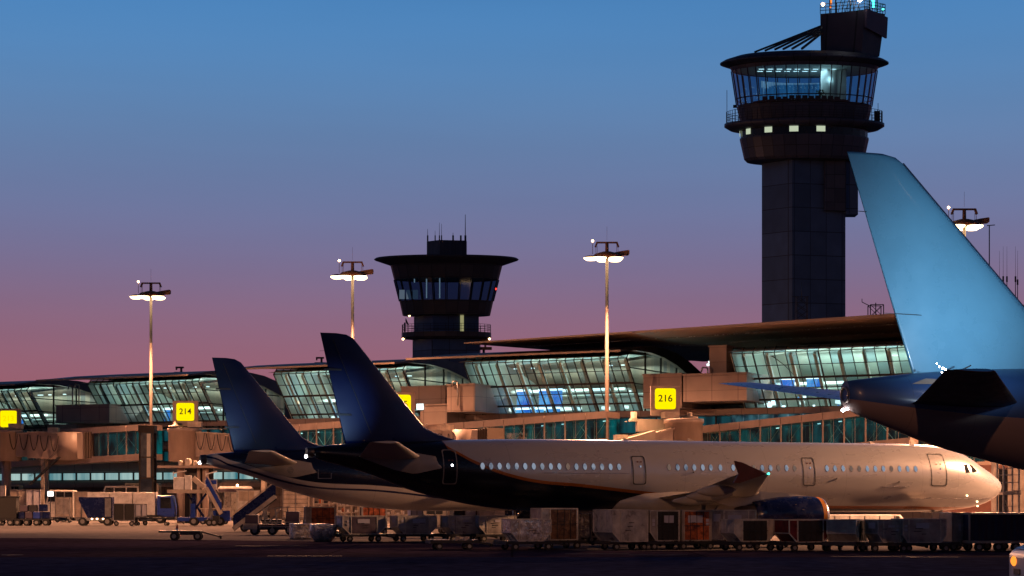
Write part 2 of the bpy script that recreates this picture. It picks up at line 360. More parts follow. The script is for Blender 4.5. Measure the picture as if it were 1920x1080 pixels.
class Plane:
    def __init__(s, x0, d0, th, prof):
        s.x0, s.d0, s.th = x0, d0, R(th); s.c, s.s = math.cos(s.th), math.sin(s.th); s.prof = prof
    def inv(s, px, py, y=0.):
        k = (px - 960) / F; x = (k * (s.d0 + y * s.c) - s.x0 + y * s.s) / (s.c - k * s.s)
        return x, H + (YH - py) / F * (s.d0 + x * s.s + y * s.c)
    def sec(s, x):
        X = [p[0] for p in s.prof]; return tuple(pchip(X, [p[i] for p in s.prof], x) for i in (1, 2, 3))
    def surf(s, x, z, off=.0, side=-1):
        zt, zb, w = s.sec(x); cz, rz = (zt + zb) / 2, (zt - zb) / 2
        q = max(-.999, min(.999, (z - cz) / rz)); y = w * math.sqrt(1 - q * q)
        n = Vector((0, y / w**2, (z - cz) / rz**2)).normalized()
        return Vector((x, side * (y + n.y * off), z + n.z * off))
    def invs(s, px, py):
        y = -1.9
        for _ in range(6):
            x, z = s.inv(px, py, y); y = s.surf(x, z).y
        return x, z
    def fuselage(s, x0, x1, n=110, k=48):
        b = MB(); rings = []
        xs = sorted({x0 + (x1 - x0) * i / n for i in range(n + 1)} | {x1 - (x1 - x0) * (i / 200) ** 1.5 * .25 for i in range(0, 200, 12)})
        for x in xs:
            zt, zb, w = s.sec(x); cz, rz = (zt + zb) / 2, (zt - zb) / 2
            rings.append([(x, math.cos(2 * math.pi * i / k) * w, cz + math.sin(2 * math.pi * i / k) * rz) for i in range(k)])
        return b.loft(rings)
    def patch(s, b, poly, off=.008, m=0, nx=8, nz=6, side=-1):
        """convex polygon in (x, z) laid on the skin"""
        X0, X1 = min(p[0] for p in poly), max(p[0] for p in poly); e = (X1 - X0) * 1e-4; cols = []
        for i in range(nx + 1):
            x = X0 + e + (X1 - X0 - 2 * e) * i / nx; zs = []
            for (ax, az), (bx, bz) in zip(poly, poly[1:] + poly[:1]):
                if (ax - x) * (bx - x) <= 0 and abs(ax - bx) > 1e-9: zs.append(az + (bz - az) * (x - ax) / (bx - ax))
            lo, hi = min(zs), max(zs); cols.append([s.surf(x, lo + (hi - lo) * j / nz, off, side) for j in range(nz + 1)])
        return b.loft(cols, m, True, False, False)
    def outline(s, b, poly, w=.06, off=.014, m=0, side=-1, closed=True):
        cx, cz = sum(p[0] for p in poly) / len(poly), sum(p[1] for p in poly) / len(poly)
        pts = []
        P_ = poly + poly[:1] if closed else poly
        for a, c in zip(P_, P_[1:]):
            for i in range(6): pts.append((a[0] + (c[0] - a[0]) * i / 6, a[1] + (c[1] - a[1]) * i / 6))
        if not closed: pts.append(P_[-1])
        q = pts + pts[:1] if closed else pts; rows = []
        for i, p in enumerate(q):
            t = Vector((cx - p[0], cz - p[1])); L = t.length
            f = w / max(L, .2)
            rows.append([s.surf(p[0], p[1], off, side), s.surf(p[0] + t.x * f * (1 if abs(t.x) > .1 else 0), p[1] + t.y * f * .9, off, side)])
            rows[-1][1] = s.surf(p[0] + math.copysign(min(w, abs(t.x)), t.x), p[1] + math.copysign(min(w, abs(t.y)), t.y) * (.8 if abs(t.y) > .55 * abs(cz - poly[0][1]) else .0), off, side)
        return b.loft(rows, m, False, False, False)

def rrect(x0, x1, z0, z1, r=.12):
    o = []
    for cx, cz, a in ((x1 - r, z1 - r, 0), (x0 + r, z1 - r, 90), (x0 + r, z0 + r, 180), (x1 - r, z0 + r, 270)):
        for i in range(4): o.append((cx + r * math.cos(R(a + 30 * i)), cz + r * math.sin(R(a + 30 * i))))
    return o
def wing_loft(secs, thick=.12, axis='y', side=1, n=12):
    """secs: (span, LE x, chord, other); aft is -x"""
    b = MB(); rings = []
    for s_ in secs:
        sp_, le, ch, ot = s_[:4]; tk = s_[4] if len(s_) > 4 else thick
        if axis == 'y': rings.append([(le - ch * x, side * sp_, ot + ch * y) for x, y in airfoil(n, tk)])
        else: rings.append([(le - ch * x, ot + ch * y, sp_) for x, y in airfoil(n, tk)])
    return b.loft(rings)

A321 = [(0, 5.42, 4.92, .25), (.35, 5.5, 4.78, .36), (1.5, 5.62, 4.48, .58), (3.3, 5.74, 3.98, .92), (5.2, 5.82, 3.25, 1.28), (7.2, 5.9, 2.72, 1.58), (9.5, 5.96, 2.28, 1.82),
        (12, 6.01, 2.02, 1.94), (15, 6.03, 1.9, 1.975), (36.67, 6.03, 1.9, 1.975), (38.47, 5.98, 1.92, 1.94), (39.87, 5.82, 1.97, 1.82), (40.87, 5.55, 2.04, 1.66), (41.67, 5.17, 2.14, 1.48),
        (42.27, 4.82, 2.25, 1.30), (42.87, 4.50, 2.42, 1.06), (43.37, 4.22, 2.63, .80), (43.77, 3.97, 2.87, .54), (44.02, 3.76, 3.08, .3), (44.12, 3.6, 3.26, .12)]
A330 = [(0, 7.67, 6.54, .40), (.5, 7.74, 6.30, .55), (1.3, 7.85, 6.03, .78), (4.4, 8.18, 5.0, 1.55), (8.1, 8.4, 4.15, 2.25), (12, 8.48, 3.4, 2.65), (16, 8.5, 2.95, 2.79), (20, 8.5, 2.8, 2.82), (64, 8.5, 2.8, 2.82), (68, 8.1, 2.9, 2.4), (70.5, 6.9, 3.4, 1.4), (71.6, 5.6, 4.6, .2)]

def paint(name, top, low, curve, bands, span=45., zr=(0, 9), tail=None, rough=.28, metal=0.):
    """livery: below curve(x) the colour `low`, above it `top`; bands (lo, hi, rgb) follow the curve"""
    m, t, out = newmat(name); b = ND(t, 'ShaderNodeBsdfPrincipled'); t.links.new(b.outputs[0], out.inputs[0])
    b.inputs['Metallic'].default_value = metal
    b.inputs['Coat Weight'].default_value = .3; b.inputs['Coat Roughness'].default_value = .2
    tc = ND(t, 'ShaderNodeTexCoord'); s = ND(t, 'ShaderNodeSeparateXYZ'); t.links.new(tc.outputs['Object'], s.inputs[0])
    dv = ND(t, 'ShaderNodeMath', operation='DIVIDE'); dv.inputs[1].default_value = span; t.links.new(s.outputs[0], dv.inputs[0])
    fc = ND(t, 'ShaderNodeFloatCurve'); c = fc.mapping.curves[0]; cp = [(x / span, (z - zr[0]) / (zr[1] - zr[0])) for x, z in curve]
    while len(c.points) < len(cp): c.points.new(.5, .5)
    for p, q in zip(c.points, cp): p.location = q; p.handle_type = 'AUTO_CLAMPED'
    fc.mapping.update(); t.links.new(dv.outputs[0], fc.inputs['Value'])
    ml = ND(t, 'ShaderNodeMath', operation='MULTIPLY_ADD'); ml.inputs[1].default_value = zr[1] - zr[0]; ml.inputs[2].default_value = zr[0]; t.links.new(fc.outputs[0], ml.inputs[0])
    df = ND(t, 'ShaderNodeMath', operation='SUBTRACT'); t.links.new(s.outputs[2], df.inputs[0]); t.links.new(ml.outputs[0], df.inputs[1])
    def gt(v):
        q = ND(t, 'ShaderNodeMath', operation='GREATER_THAN'); t.links.new(df.outputs[0], q.inputs[0]); q.inputs[1].default_value = v; return q.outputs[0]
    mx = ND(t, 'ShaderNodeMix', data_type='RGBA'); t.links.new(gt(0), mx.inputs['Factor']); mx.inputs['A'].default_value = (*low, 1); mx.inputs['B'].default_value = (*top, 1); last = mx.outputs['Result']
    for lo, hi, rgb in bands:
        su = ND(t, 'ShaderNodeMath', operation='SUBTRACT'); t.links.new(gt(lo), su.inputs[0]); t.links.new(gt(hi), su.inputs[1])
        q = ND(t, 'ShaderNodeMix', data_type='RGBA'); t.links.new(su.outputs[0], q.inputs['Factor']); t.links.new(last, q.inputs['A']); q.inputs['B'].default_value = (*rgb, 1); last = q.outputs['Result']
    no = ND(t, 'ShaderNodeTexNoise'); no.inputs['Scale'].default_value = .9; no.inputs['Detail'].default_value = 7
    mp_ = ND(t, 'ShaderNodeMapping'); mp_.inputs['Scale'].default_value = (.5, 1, 1.6); t.links.new(tc.outputs['Object'], mp_.inputs[0]); t.links.new(mp_.outputs[0], no.inputs['Vector'])
    mr = ND(t, 'ShaderNodeMapRange'); mr.inputs[1].default_value = .3; mr.inputs[2].default_value = .7; mr.inputs[3].default_value = .95; mr.inputs[4].default_value = 1.03; t.links.new(no.outputs['Fac'], mr.inputs[0])
    q = ND(t, 'ShaderNodeMix', data_type='RGBA', blend_type='MULTIPLY'); q.inputs['Factor'].default_value = 1; t.links.new(last, q.inputs['A']); t.links.new(mr.outputs[0], q.inputs['B'])
    # skin panel seams every 2.6 m
    dm = ND(t, 'ShaderNodeMath', operation='DIVIDE'); dm.inputs[1].default_value = 2.65; t.links.new(s.outputs[0], dm.inputs[0])
    fr = ND(t, 'ShaderNodeMath', operation='FRACT'); t.links.new(dm.outputs[0], fr.inputs[0])
    lt = ND(t, 'ShaderNodeMath', operation='LESS_THAN'); lt.inputs[1].default_value = .008; t.links.new(fr.outputs[0], lt.inputs[0])
    lm = ND(t, 'ShaderNodeMath', operation='MULTIPLY'); lm.inputs[1].default_value = .4; t.links.new(lt.outputs[0], lm.inputs[0])
    q2 = ND(t, 'ShaderNodeMix', data_type='RGBA', blend_type='MULTIPLY'); t.links.new(lm.outputs[0], q2.inputs['Factor']); t.links.new(q.outputs['Result'], q2.inputs['A']); q2.inputs['B'].default_value = (.2, .2, .2, 1)
    t.links.new(q2.outputs['Result'], b.inputs['Base Color'])
    rr = ND(t, 'ShaderNodeMapRange'); rr.inputs[1].default_value = .3; rr.inputs[2].default_value = .7; rr.inputs[3].default_value = rough - .02; rr.inputs[4].default_value = rough + .03; t.links.new(no.outputs['Fac'], rr.inputs[0]); t.links.new(rr.outputs[0], b.inputs['Roughness'])
    return m

mt['fin'] = M('navy_fin_paint', (.0004, .0065, .055), .38, 0, .03, .3, spec=.3)
mt['wing'] = M('grey_wing_paint', (.50, .44, .37), .42, 0, .15, .7)
mt['patch'] = M('grey_tail_plate', (.30, .26, .23), .42, .1, .2, 1)
mt['cabin'] = [EN('cabin_window_a', (.16, .20, .28), (.50, .56, .68), .55, (1, 1, 1), 2.2), E('cabin_window_b', (.42, .50, .64), .55), E('cabin_window_c', (.30, .20, .16), .5)]
mt['doorline'] = M('dark_door_seal', (.02, .018, .018), .5)
mt['doorlight'] = M('pale_door_outline', (.20, .18, .17), .5)
mt['lip'] = M('polished_inlet_lip', (.75, .72, .68), .22, .9, .1)
mt['engor'] = M('orange_engine_band', (.75, .27, .02), .35)
mt['exh'] = M('engine_exhaust_metal', (.17, .14, .12), .4, .8, .3)
mt['fence'] = M('dark_red_wingtip', (.12, .035, .022), .45)

def gear(root, x, y, r, main=True):
    b = MB(); b.tube((x, y, r), (x, y, 2.6), .12); b.tube((x, y, 1.2), (x + .9, y, 2.3), .06); b.build('landing_gear_leg', mt['steel'], root)
    for k in (-1, 1):
        w = MB(); w.tube((x, y + k * .28 - .18, r), (x, y + k * .28 + .18, r), r, n=20, m=0); w.tube((x, y + k * .28 - .19, r), (x, y + k * .28 + .19, r), r * .5, n=14, m=1)
        w.build('landing_wheel', [mt['black'], mt['hub']], root)

def jet_airliner(pl, label, pm, full=True, name='passenger_jet', glow=(1, 1)):
    root = thing(name, label, 'airliner', (pl.x0, pl.d0, 0), pl.th, 'airliners with dark blue fins')
    pl.fuselage(0, 44.12).build('fuselage', pm, root)
    # nozzle of the auxiliary power unit
    MB().lathe([(.30, 0), (.26, -.35), (.20, -.36), (.17, .2)], (0, 0, 5.17), 18, 0, 'X').build('exhaust_nozzle', mt['exh'], root)
    # fin and rudder
    LE = [(5.6, 9.4), (5.85, 8.5), (6.05, 7.6), (6.3, 6.85), (6.6, 6.26), (8, 5.06), (9.5, 3.79), (10.9, 2.6), (11.3, 2.25), (11.5, 1.85), (11.56, 1.3)]
    TE = lambda z: 1.78 - (z - 5.6) * .232
    f, r = [], []
    for z, le in LE:
        te = TE(z); ch = le - te; h = te + .30 * min(ch, 5.6 - (z - 5.6) * .55)
        th = .10 if z < 11.25 else .05
        f.append((z, le, ch, 0, min(th, .62 / ch)))
    wing_loft(f, axis='z').build('tail_fin', mt['fin'], root)
    rb = MB()
    for sy in (-1, 1):
        rb.bar((TE(6.2) + 1.55, sy * .175, 6.2), (TE(11.2) + .62, sy * .062, 11.2), .02, .03)
    for z in (7.2, 9.6): rb.box((TE(z) + .25, 0, z), (.9, .24, .10))
    for z in (9.9, 10.6): rb.bar((TE(z) + .05, 0, z), (TE(z) - .25, 0, z - .02), .015)
    rb.build('rudder_hinge', mt['dark'], root)
    # tailplane
    for sd in (-1, 1):
        wing_loft([(.55, 6.0, 3.7, 4.92), (1.6, 5.35, 3.2, 5.03), (6.1, 2.75, 1.5, 5.55), (6.25, 2.55, 1.2, 5.56)], .10, 'y', sd).build('tailplane', mt['wing'], root)
    b = MB()
    for sd in (-1, 1): pl.patch(b, [(2.35, 4.92), (3.3, 5.25), (5.2, 5.18), (6.6, 4.95), (6.75, 4.35), (5.3, 4.02), (4.2, 4.25)], .012, 0, 14, 8, sd)
    b.build('tail_plate', mt['patch'], root)
    bl = MB().lathe([(.02, -.09), (.075, -.05), (.09, 0), (.075, .05), (.02, .09)], (-.38, 0, 4.95), 12)
    bl.build('tail_light', mt['whitelamp'], root)
    if full:
        main_details(pl, root)
    # logo light: a lamp on the tailplane that washes the fin
    for sd in (-1,):
        lb = MB().lathe([(.0, .0), (.06, .01), (.05, .05), (0, .07)], (1.05, sd * 5.6, 5.62), 10); lb.build('logo_light', mt['dark'], root)
        l = lamp('logo_lamp', 'SPOT', (.7, sd * 5.6, 5.9), 1250 * glow[0], (.45, .72, 1), root, aim=(1.3, 0, 7.5), size=.05, spot=48, blend=1)
    return root

def main_details(pl, root):
    # cabin windows, taken one by one from the picture
    rows = [([905 + 16.0 * i for i in range(17)], 876.3), ([1255, 1271, 1286.5, 1302, 1318, 1333, 1351, 1375, 1398.5, 1414, 1429.5, 1445, 1460, 1475, 1490], 878), ([1551 + 15.1 * i for i in range(12)], 880.3)]
    rng = random.Random(3)
    for xs, y in rows:
        for px in xs:
            x, z = pl.invs(px, y); z = 4.47
            b = MB(); pl.patch(b, [(x + .125 * math.cos(R(a)), z + .185 * math.sin(R(a))) for a in range(0, 360, 30)], .010, 0, 6, 4)
            k = rng.random(); o = b.build('window', mt['cabin'][1] if k < .45 else (mt['cabin'][0] if k < .85 else mt['cabin'][2]), root)
            fb = MB(); pl.patch(fb, [(x + .165 * math.cos(R(a)), z + .225 * math.sin(R(a))) for a in range(0, 360, 30)], .005, 0, 6, 4)
            fb.build('window_surround', mt['patch'], o)
    # doors
    for (xa, xb, ya, yb), dk in (((825, 858, 843, 908), 1), ((1183, 1211.5, 855, 908.5), 0), ((1502, 1529, 858, 911), 0), ((1742, 1775, 851, 912.5), 0)):
        (x0, z0), (x1, z1) = pl.invs(xa + 3, yb), pl.invs(xb, (ya + yb) / 2); z1 = pl.invs((xa + xb) / 2, ya)[1]
        z0 = max(z0, 3.45); z1 = min(z1, 5.55)
        b = MB(); pl.outline(b, rrect(x0, x1, z0, z1, .12), .06, .012)
        d = b.build('cabin_door', mt['doorlight'] if dk else mt['doorline'], root)
        h = MB(); pl.patch(h, [(x0 + .62 * (x1 - x0) + .05 * math.cos(R(a)), 4.5 + .06 * math.sin(R(a))) for a in range(0, 360, 45)], .015, 0, 4, 2)
        h.build('door_window', mt['whitelamp'] if dk else mt['cabin'][1], d)
        b2 = MB()
        for k in (.35, .6): pl.patch(b2, rrect(x0 + k * (x1 - x0), x0 + k * (x1 - x0) + .12, 4.72, 4.80, .02), .014, 0, 3, 2)
        b2.build('door_placard', mt['fence'], d)
    # cockpit glazing
    for q in ([(1806, 872), (1813.5, 871), (1818.5, 886.5), (1810.5, 887)], [(1817.5, 871.5), (1821, 872), (1832, 884), (1823.5, 887)]):
        b = MB(); pl.patch(b, [pl.invs(*p) for p in q], .012, 0, 6, 4); pl.patch(b, [(p[0], p[1]) for p in [pl.invs(*p) for p in q]], .012, 0, 6, 4, 1)
        b.build('cockpit_window', M('cockpit_glass', (.008, .009, .012), .6, 0, 0, spec=.03), root)
    # cargo door lip, seams, small fittings
    b = MB()
    for (xa, ya, xb, yb) in ((1652, 912.5, 1700, 913),):
        x0, z0 = pl.invs(xa, ya); x1, z1 = pl.invs(xb, yb); b.bar(pl.surf(x0, z0, .02), pl.surf(x1, z0, .02), .05)
    b.build('cargo_door_step', mt['lip'], root)
    b = MB()
    for xa, xb, y in ((1705, 1860, 934.5), (1020, 1180, 886.5)):
        x0, z0 = pl.invs(xa, y); x1, _ = pl.invs(xb, y)
        for i in range(10):
            xa_, xb_ = x0 + (x1 - x0) * i / 10, x0 + (x1 - x0) * (i + 1) / 10; b.bar(pl.surf(xa_, z0, .005), pl.surf(xb_, z0, .005), .018)
    b.build('skin_strake', mt['lip'], root)
    b = MB()
    for px, py in ((1792, 955), (1687, 904), (1570, 898), (1385, 891), (1302, 886)):
        x, z = pl.invs(px, py); p = pl.surf(x, z, .0); b.bar(p, p + Vector((-.12, -.1, .03)), .05)
    b.build('probe', mt['dark'], root)
    b = MB()
    for px, h in ((1716, .42), (1640, .12), (1300, .14), (1180, .10)):
        x, z = pl.inv(px, 832); zt = pl.sec(x)[0]; b.add([(x - .30, -.03, zt - .03), (x + .12, -.03, zt - .03), (x - .28, -.02, zt + h), (x - .40, -.02, zt + h), (x - .30, .03, zt - .03), (x + .12, .03, zt - .03), (x - .28, .02, zt + h), (x - .40, .02, zt + h)], [(0, 1, 2, 3), (7, 6, 5, 4), (0, 4, 5, 1), (1, 5, 6, 2), (2, 6, 7, 3), (3, 7, 4, 0)])
    b.build('blade_antenna', mt['cream'], root)
    b = MB()
    for px, py in ((1813, 929), (1832, 940), (1834, 948)):
        x, z = pl.invs(px, py); b.lathe([(.0, -.05), (.045, -.03), (.06, 0), (.045, .03), (0, .05)], pl.surf(x, z, .03), 8)
    b.build('nose_light', mt['lampface'], root)
    # bracket outline on the dark tail
    x0, z0 = pl.invs(596, 879); x1, z1 = pl.invs(622, 897)
    b = MB(); pl.outline(b, [(x0, z0), (x0, z1), (x1, z1), (x1, z0 - .2)], .05, .02, closed=False); b.build('access_panel_outline', mt['hub'], root)
    # wings
    for sd in (-1, 1):
        wing_loft([(1.2, 26.6, 7.3, 2.70, .14), (1.9, 26.2, 6.7, 2.74, .13), (6.4, 23.4, 3.95, 3.08, .115), (16.4, 18.3, 1.65, 3.90, .10), (16.55, 18.0, 1.3, 3.91, .09)], .12, 'y', sd).build('wing', mt['wing'], root)
        fb = MB()   # wing tip fence: swept up and down
        fb.prism([(18.1, 3.91), (16.75, 4.45), (16.3, 4.53), (16.55, 3.91), (16.25, 3.45), (16.6, 3.45)], sd * 16.52, sd * 16.6); fb.build('wingtip_fence', mt['fence'], root)
        nl = MB().lathe([(0, -.06), (.07, 0), (0, .06)], (18.25, sd * 16.5, 3.92), 8); nl.build('navigation_light', mt['green_l'] if sd < 0 else mt['red_l'], root)
        for y, L, xo in ((5.4, 3.2, 20.2), (8.6, 2.8, 19.2), (11.6, 2.3, 18.0)):
            zb = 3.0 + (y - 5.4) * .078 - .33
            c = MB(); c.loft([[(xo + L * (.5 - t), sd * y + .17 * w * math.cos(a), zb - .10 * t + .30 * w * math.sin(a)) for a in [2 * math.pi * i / 12 for i in range(12)]] for t, w in ((0, .1), (.1, .55), (.3, .95), (.55, 1), (.8, .7), (.95, .3), (1, .05))])
            c.build('flap_fairing', mt['wing'], root)
        # engine
        e = [(.78, 27.2), (.86, 27.55), (.97, 27.74), (1.04, 27.66), (1.06, 27.55)]
        n_ = MB(); n_.lathe([(1.06, 27.55), (1.075, 27.3)], (0, sd * 5.75, 1.73), 40, 1, 'X'); n_.lathe([(1.075, 27.3), (1.12, 26.8), (1.13, 26.0), (1.08, 25.0), (.95, 24.0), (.82, 23.3), (.78, 23.28)], (0, sd * 5.75, 1.73), 40, 0, 'X')
        eng = n_.build('engine', [mt['navy'], mt['engor']], root)
        MB().lathe(e, (0, sd * 5.75, 1.73), 40, 0, 'X').build('inlet_lip', mt['lip'], eng)
        MB().lathe([(.80, 27.2), (.78, 26.9), (.25, 26.9), (.0, 27.25)], (0, sd * 5.75, 1.73), 30, 0, 'X').build('fan', mt['dark'], eng)
        MB().lathe([(.80, 23.6), (.62, 22.9), (.5, 22.4), (.42, 22.4), (.25, 22.2), (.02, 21.7)], (0, sd * 5.75, 1.73), 30, 0, 'X').build('exhaust_cone', mt['exh'], eng)
        for xx, a in ((26.7, 62), (26.15, 66), (25.6, 35), (26.0, 18)): MB().box((xx, sd * (5.75 + 1.14 * math.cos(R(a))), 1.73 + 1.14 * math.sin(R(a))), (.28 if a > 40 else .1, .02, .05)).build('nacelle_fitting', mt['lip'], eng)
        p = MB(); p.loft([[(x, sd * 5.75 - w, zt), (x, sd * 5.75 + w, zt), (x, sd * 5.75 + w, zb), (x, sd * 5.75 - w, zb)] for x, zt, zb, w in ((26.8, 2.86, 2.7, .05), (25.6, 3.0, 2.5, .16), (23.8, 3.12, 2.3, .19), (21.8, 3.02, 2.3, .12), (20.8, 2.9, 2.6, .03))], smooth=False)
        p.build('pylon', mt['wing'], root)
    # belly fairing
    f = MB(); f.loft([[(x, 2.12 * w * math.cos(a), 2.55 + 1.02 * w * math.sin(a)) for a in [2 * math.pi * i / 28 for i in range(28)]] for x, w in ((16.4, .25), (17.4, .7), (18.8, .93), (20.5, 1), (25.5, 1), (27.8, .92), (29.2, .66), (29.9, .2))])
    f.build('belly_fairing', mt['wing'], root)
    for sd in (-1, 1): gear(root, 21.4, sd * 3.8, .58)
    gear(root, 39.2, 0, .38)

plA = Plane(-10.6, 99.4, 22, A321); plB = Plane(-19.2, 117.0, 22, A321); plC = Plane(14.1, 79.0, 20, A330)
# livery lines read off the photograph on to each hull
lA = [plA.invs(*p) for p in ((836, 838), (860, 852), (900, 872.5), (970, 897), (1017, 906), (1080, 911.5), (1180, 923), (1247, 930))]
cA = [(0, 8.9), (plA.inv(826, 831)[0] - .3, 6.9)] + lA + [(27, 2.42), (30, 2.16), (36, 2.10), (40, 2.03), (45, 2.0)]
mA = paint('silver_and_black_livery', (.43, .41, .40), (.004, .005, .012), cA, [(-.02, .15, (.34, .10, .014))], metal=.35)
lB = [plB.invs(*p) for p in ((400, 850), (430, 862), (455, 869), (490, 880), (530, 892), (570, 901), (610, 906), (650, 908), (700, 910))]
cB = [(0, lB[0][1] + .1)] + lB + [(16, 3.0), (22, 2.6), (45, 2.5)]
mB = paint('navy_over_cream_livery', (.004, .006, .022), (.55, .47, .41), cB, [(-.38, -.26, (.008, .012, .06))])
pa = jet_airliner(plA, 'silver airliner with near black rear fuselage and orange sweep, parked across the middle', mA)
pb = jet_airliner(plB, 'airliner with cream belly and dark blue fin, standing behind the tail of the silver one', mB, False, glow=(.55, 1))
# emblem and door of the second hull
x, z = plB.invs(544.5, 881.5); b = MB(); plB.patch(b, [(x + .22 * math.cos(R(a)), z + .22 * math.sin(R(a))) for a in range(0, 360, 30)], .012, 0, 6, 4); b.build('round_emblem', mt['doorlight'], pb)
for sd in (-1, 1):
    wing_loft([(1.2, 28.4, 7.3, 2.72, .14), (6.4, 25.3, 3.9, 3.08, .115), (16.4, 18.3, 1.65, 3.86, .10)], .12, 'y', sd).build('wing', mt['wing'], pb)
    n_ = MB(); n_.lathe([(.78, 27.2), (.97, 27.74), (1.075, 27.3), (1.13, 26.0), (.95, 24.0), (.78, 23.28), (.3, 22.6)], (0, sd * 5.75, 1.73), 30, 0, 'X').build('engine', mt['navy'], pb)
    gear(pb, 22.4, sd * 3.8, .58)
gear(pb, 39.2, 0, .38)

# the big tail at the right edge
pm = paint('pale_blue_over_silver_livery', (.022, .070, .21), (.24, .17, .15), [(0, 6.9), (4, 6.4), (8, 6.1), (20, 5.9), (70, 5.9)], [], 70, (0, 9), rough=.48)
pc = thing('wide_body_jet', 'big airliner with tall pale blue fin, cut off by the right edge of the photo', 'airliner', (14.1, 79, 0), plC.th)
plC.fuselage(0, 71.6).build('fuselage', pm, pc)
mt['cfin'] = M('pale_blue_fin_paint', (.125, .38, .60), .3, 0, .08, .35, coat=.5)
pTE, pLE, pB, pTB = plC.inv(1588, 284), plC.inv(1676, 287), plC.inv(1920, 577), plC.inv(1710, 700)
def le(z): return pLE[0] + (pLE[1] - z) * (pB[0] - pLE[0]) / (pLE[1] - pB[1])
def te(z): return pTE[0] + (pTE[1] - z) * (pTB[0] - pTE[0]) / (pTE[1] - pTB[1])
zt = pTE[1]
f = [(z, le(z) if z < zt - .3 else le(z) - (.12 if z < zt - .05 else .6), 0) for z in (7.6, 8.2, 9, 11, 13, 15, zt - .35, zt - .12, zt)]
wing_loft([(z, l, l - te(z), 0, min(.10, .95 / (l - te(z)))) for z, l, _ in f], axis='z').build('tail_fin', mt['cfin'], pc)
b = MB()
b.bar((te(10.6) - .5, 0, 10.62), (te(10.6) + 1.2, -.22, 10.56), .02); b.bar((te(14.9) - .3, 0, 14.9), (te(14.9) + .1, 0, 14.9), .03)
b.build('static_wick', mt['dark'], pc)
b = MB(); b.bar((le(8.2), 0, 8.2), (le(zt - .35), 0, zt - .35), .10, .06); b.build('leading_edge_strip', M('dark_leading_edge', (.03, .05, .10), .35, .3), pc)
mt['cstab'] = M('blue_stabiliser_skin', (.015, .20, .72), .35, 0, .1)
mt['cunder'] = M('unlit_stabiliser_underside', (.07, .05, .04), .45, 0, .15)  # shade of the near underside put into the colour
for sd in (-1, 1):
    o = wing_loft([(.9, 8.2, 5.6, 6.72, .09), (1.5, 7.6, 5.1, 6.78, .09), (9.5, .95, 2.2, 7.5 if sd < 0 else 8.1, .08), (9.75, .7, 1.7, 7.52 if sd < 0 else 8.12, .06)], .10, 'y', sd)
    # near underside coloured dark as if unlit, all other skin blue
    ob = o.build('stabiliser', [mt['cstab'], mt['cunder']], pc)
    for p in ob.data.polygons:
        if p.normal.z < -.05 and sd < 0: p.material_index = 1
b = MB().lathe([(.38, 0), (.33, -.08), (.25, -.08), (.2, .3)], (0.02, 0, 7.1), 20, 0, 'X'); b.build('exhaust_nozzle', mt['exh'], pc)
x, z = plC.inv(1581, 769); b = MB().lathe([(0, -.08), (.07, -.04), (.085, 0), (.07, .04), (0, .08)], (x, 0, z), 12); b.bar((x, 0, z), (x + .5, 0, z + .1), .05); b.build('tail_light', mt['whitelamp'], pc)
b = MB(); x, z = plC.inv(1768, 692, -2.2)
for dx, dz, r in ((0, .03, .05), (-.18, .1, .03), (.13, -.02, .035), (-.30, .22, .022), (-.05, -.13, .03)): b.lathe([(0, -r), (r * .8, -r / 2), (r, 0), (r * .8, r / 2), (0, r)], (x + dx, -2.2, z + dz), 8)
b.build('logo_light', mt['whitelamp'], pc)
b = MB(); b.bar((x + .75, -2.0, z - .12), (x + 1.5, -2.0, z + .2), .05); b.build('service_prop', mt['dark'], pc)
lamp('logo_lamp', 'SPOT', (3.4, -9.2, 8.0), 3600, (.72, .88, 1), pc, aim=(5.4, 0, 12.3), size=.12, spot=82, blend=1)
lamp('logo_lamp', 'SPOT', (4.3, 8.2, 7.95), 2300, (.72, .88, 1), pc, aim=(5.4, 0, 12.3), size=.12, spot=82, blend=1)
b = MB(); plC.patch(b, [(2.7, 7.55), (3.4, 7.8), (5.6, 7.7), (5.4, 7.55)], .02, 0, 8, 4); b.build('hinge_fairing', mt['patch'], pc)
for sd in (-1, 1):
    wing_loft([(2.4, 64, 10.5, 3.6, .13), (9, 60, 7, 4.4, .11), (29, 50, 2.4, 6.2, .10)], .12, 'y', sd).build('wing', mt['wing'], pc)
    gear(pc, 53.5, sd * 5.3, .68)
gear(pc, 66, 0, .5)

# ------------------------------------------------------------------ terminal: x runs along the front, y goes back from it
OX, OY = 15.8, 192.5; TRZ = math.atan2(-.455, .89)
class Terminal:
    c, s = math.cos(TRZ), math.sin(TRZ)
    def w(k, a, b, z): return Vector((OX + a * k.c - b * k.s, OY + a * k.s + b * k.c, z))
    def a(k, px, b):            # position along the front of a photo column, at depth b behind it
        q = (px - 960) / F; ox, oy = OX - b * k.s, OY + b * k.c
        return (q * oy - ox) / (k.c - q * k.s)
    def z(k, a, b, py): return H + (YH - py) / F * k.w(a, b, 0).y
T = Terminal()
term = thing('terminal_building', 'long terminal with slanted glass halls, lit from inside, running behind the parked aircraft', 'terminal', (OX, OY, 0), TRZ)
mt['teal'] = EN('teal_lit_glazing', (.0, .02, .03), (.03, .34, .42), .30, (1, 1, .12), .8, .36, .72)
mt['tealw'] = EN('pale_lit_glazing', (.03, .22, .28), (.6, .85, .8), .7, (1, 1, .1), .7, .3, .7)
mt['screen'] = EN('blue_advert_screen', (.01, .14, .75), (.12, .50, 1), 1.15, (1, 1, 1), .5)
mt['down'] = E('hall_downlight', (.8, 1, .98), 1.9)
mt['cool'] = E('cool_shop_light', (.65, .9, 1), 3.2)
b = MB(); b.b2((-150, 18, 0), (70, 60, 12.3), 0); b.build('lower_storeys', mt['conc'], term)
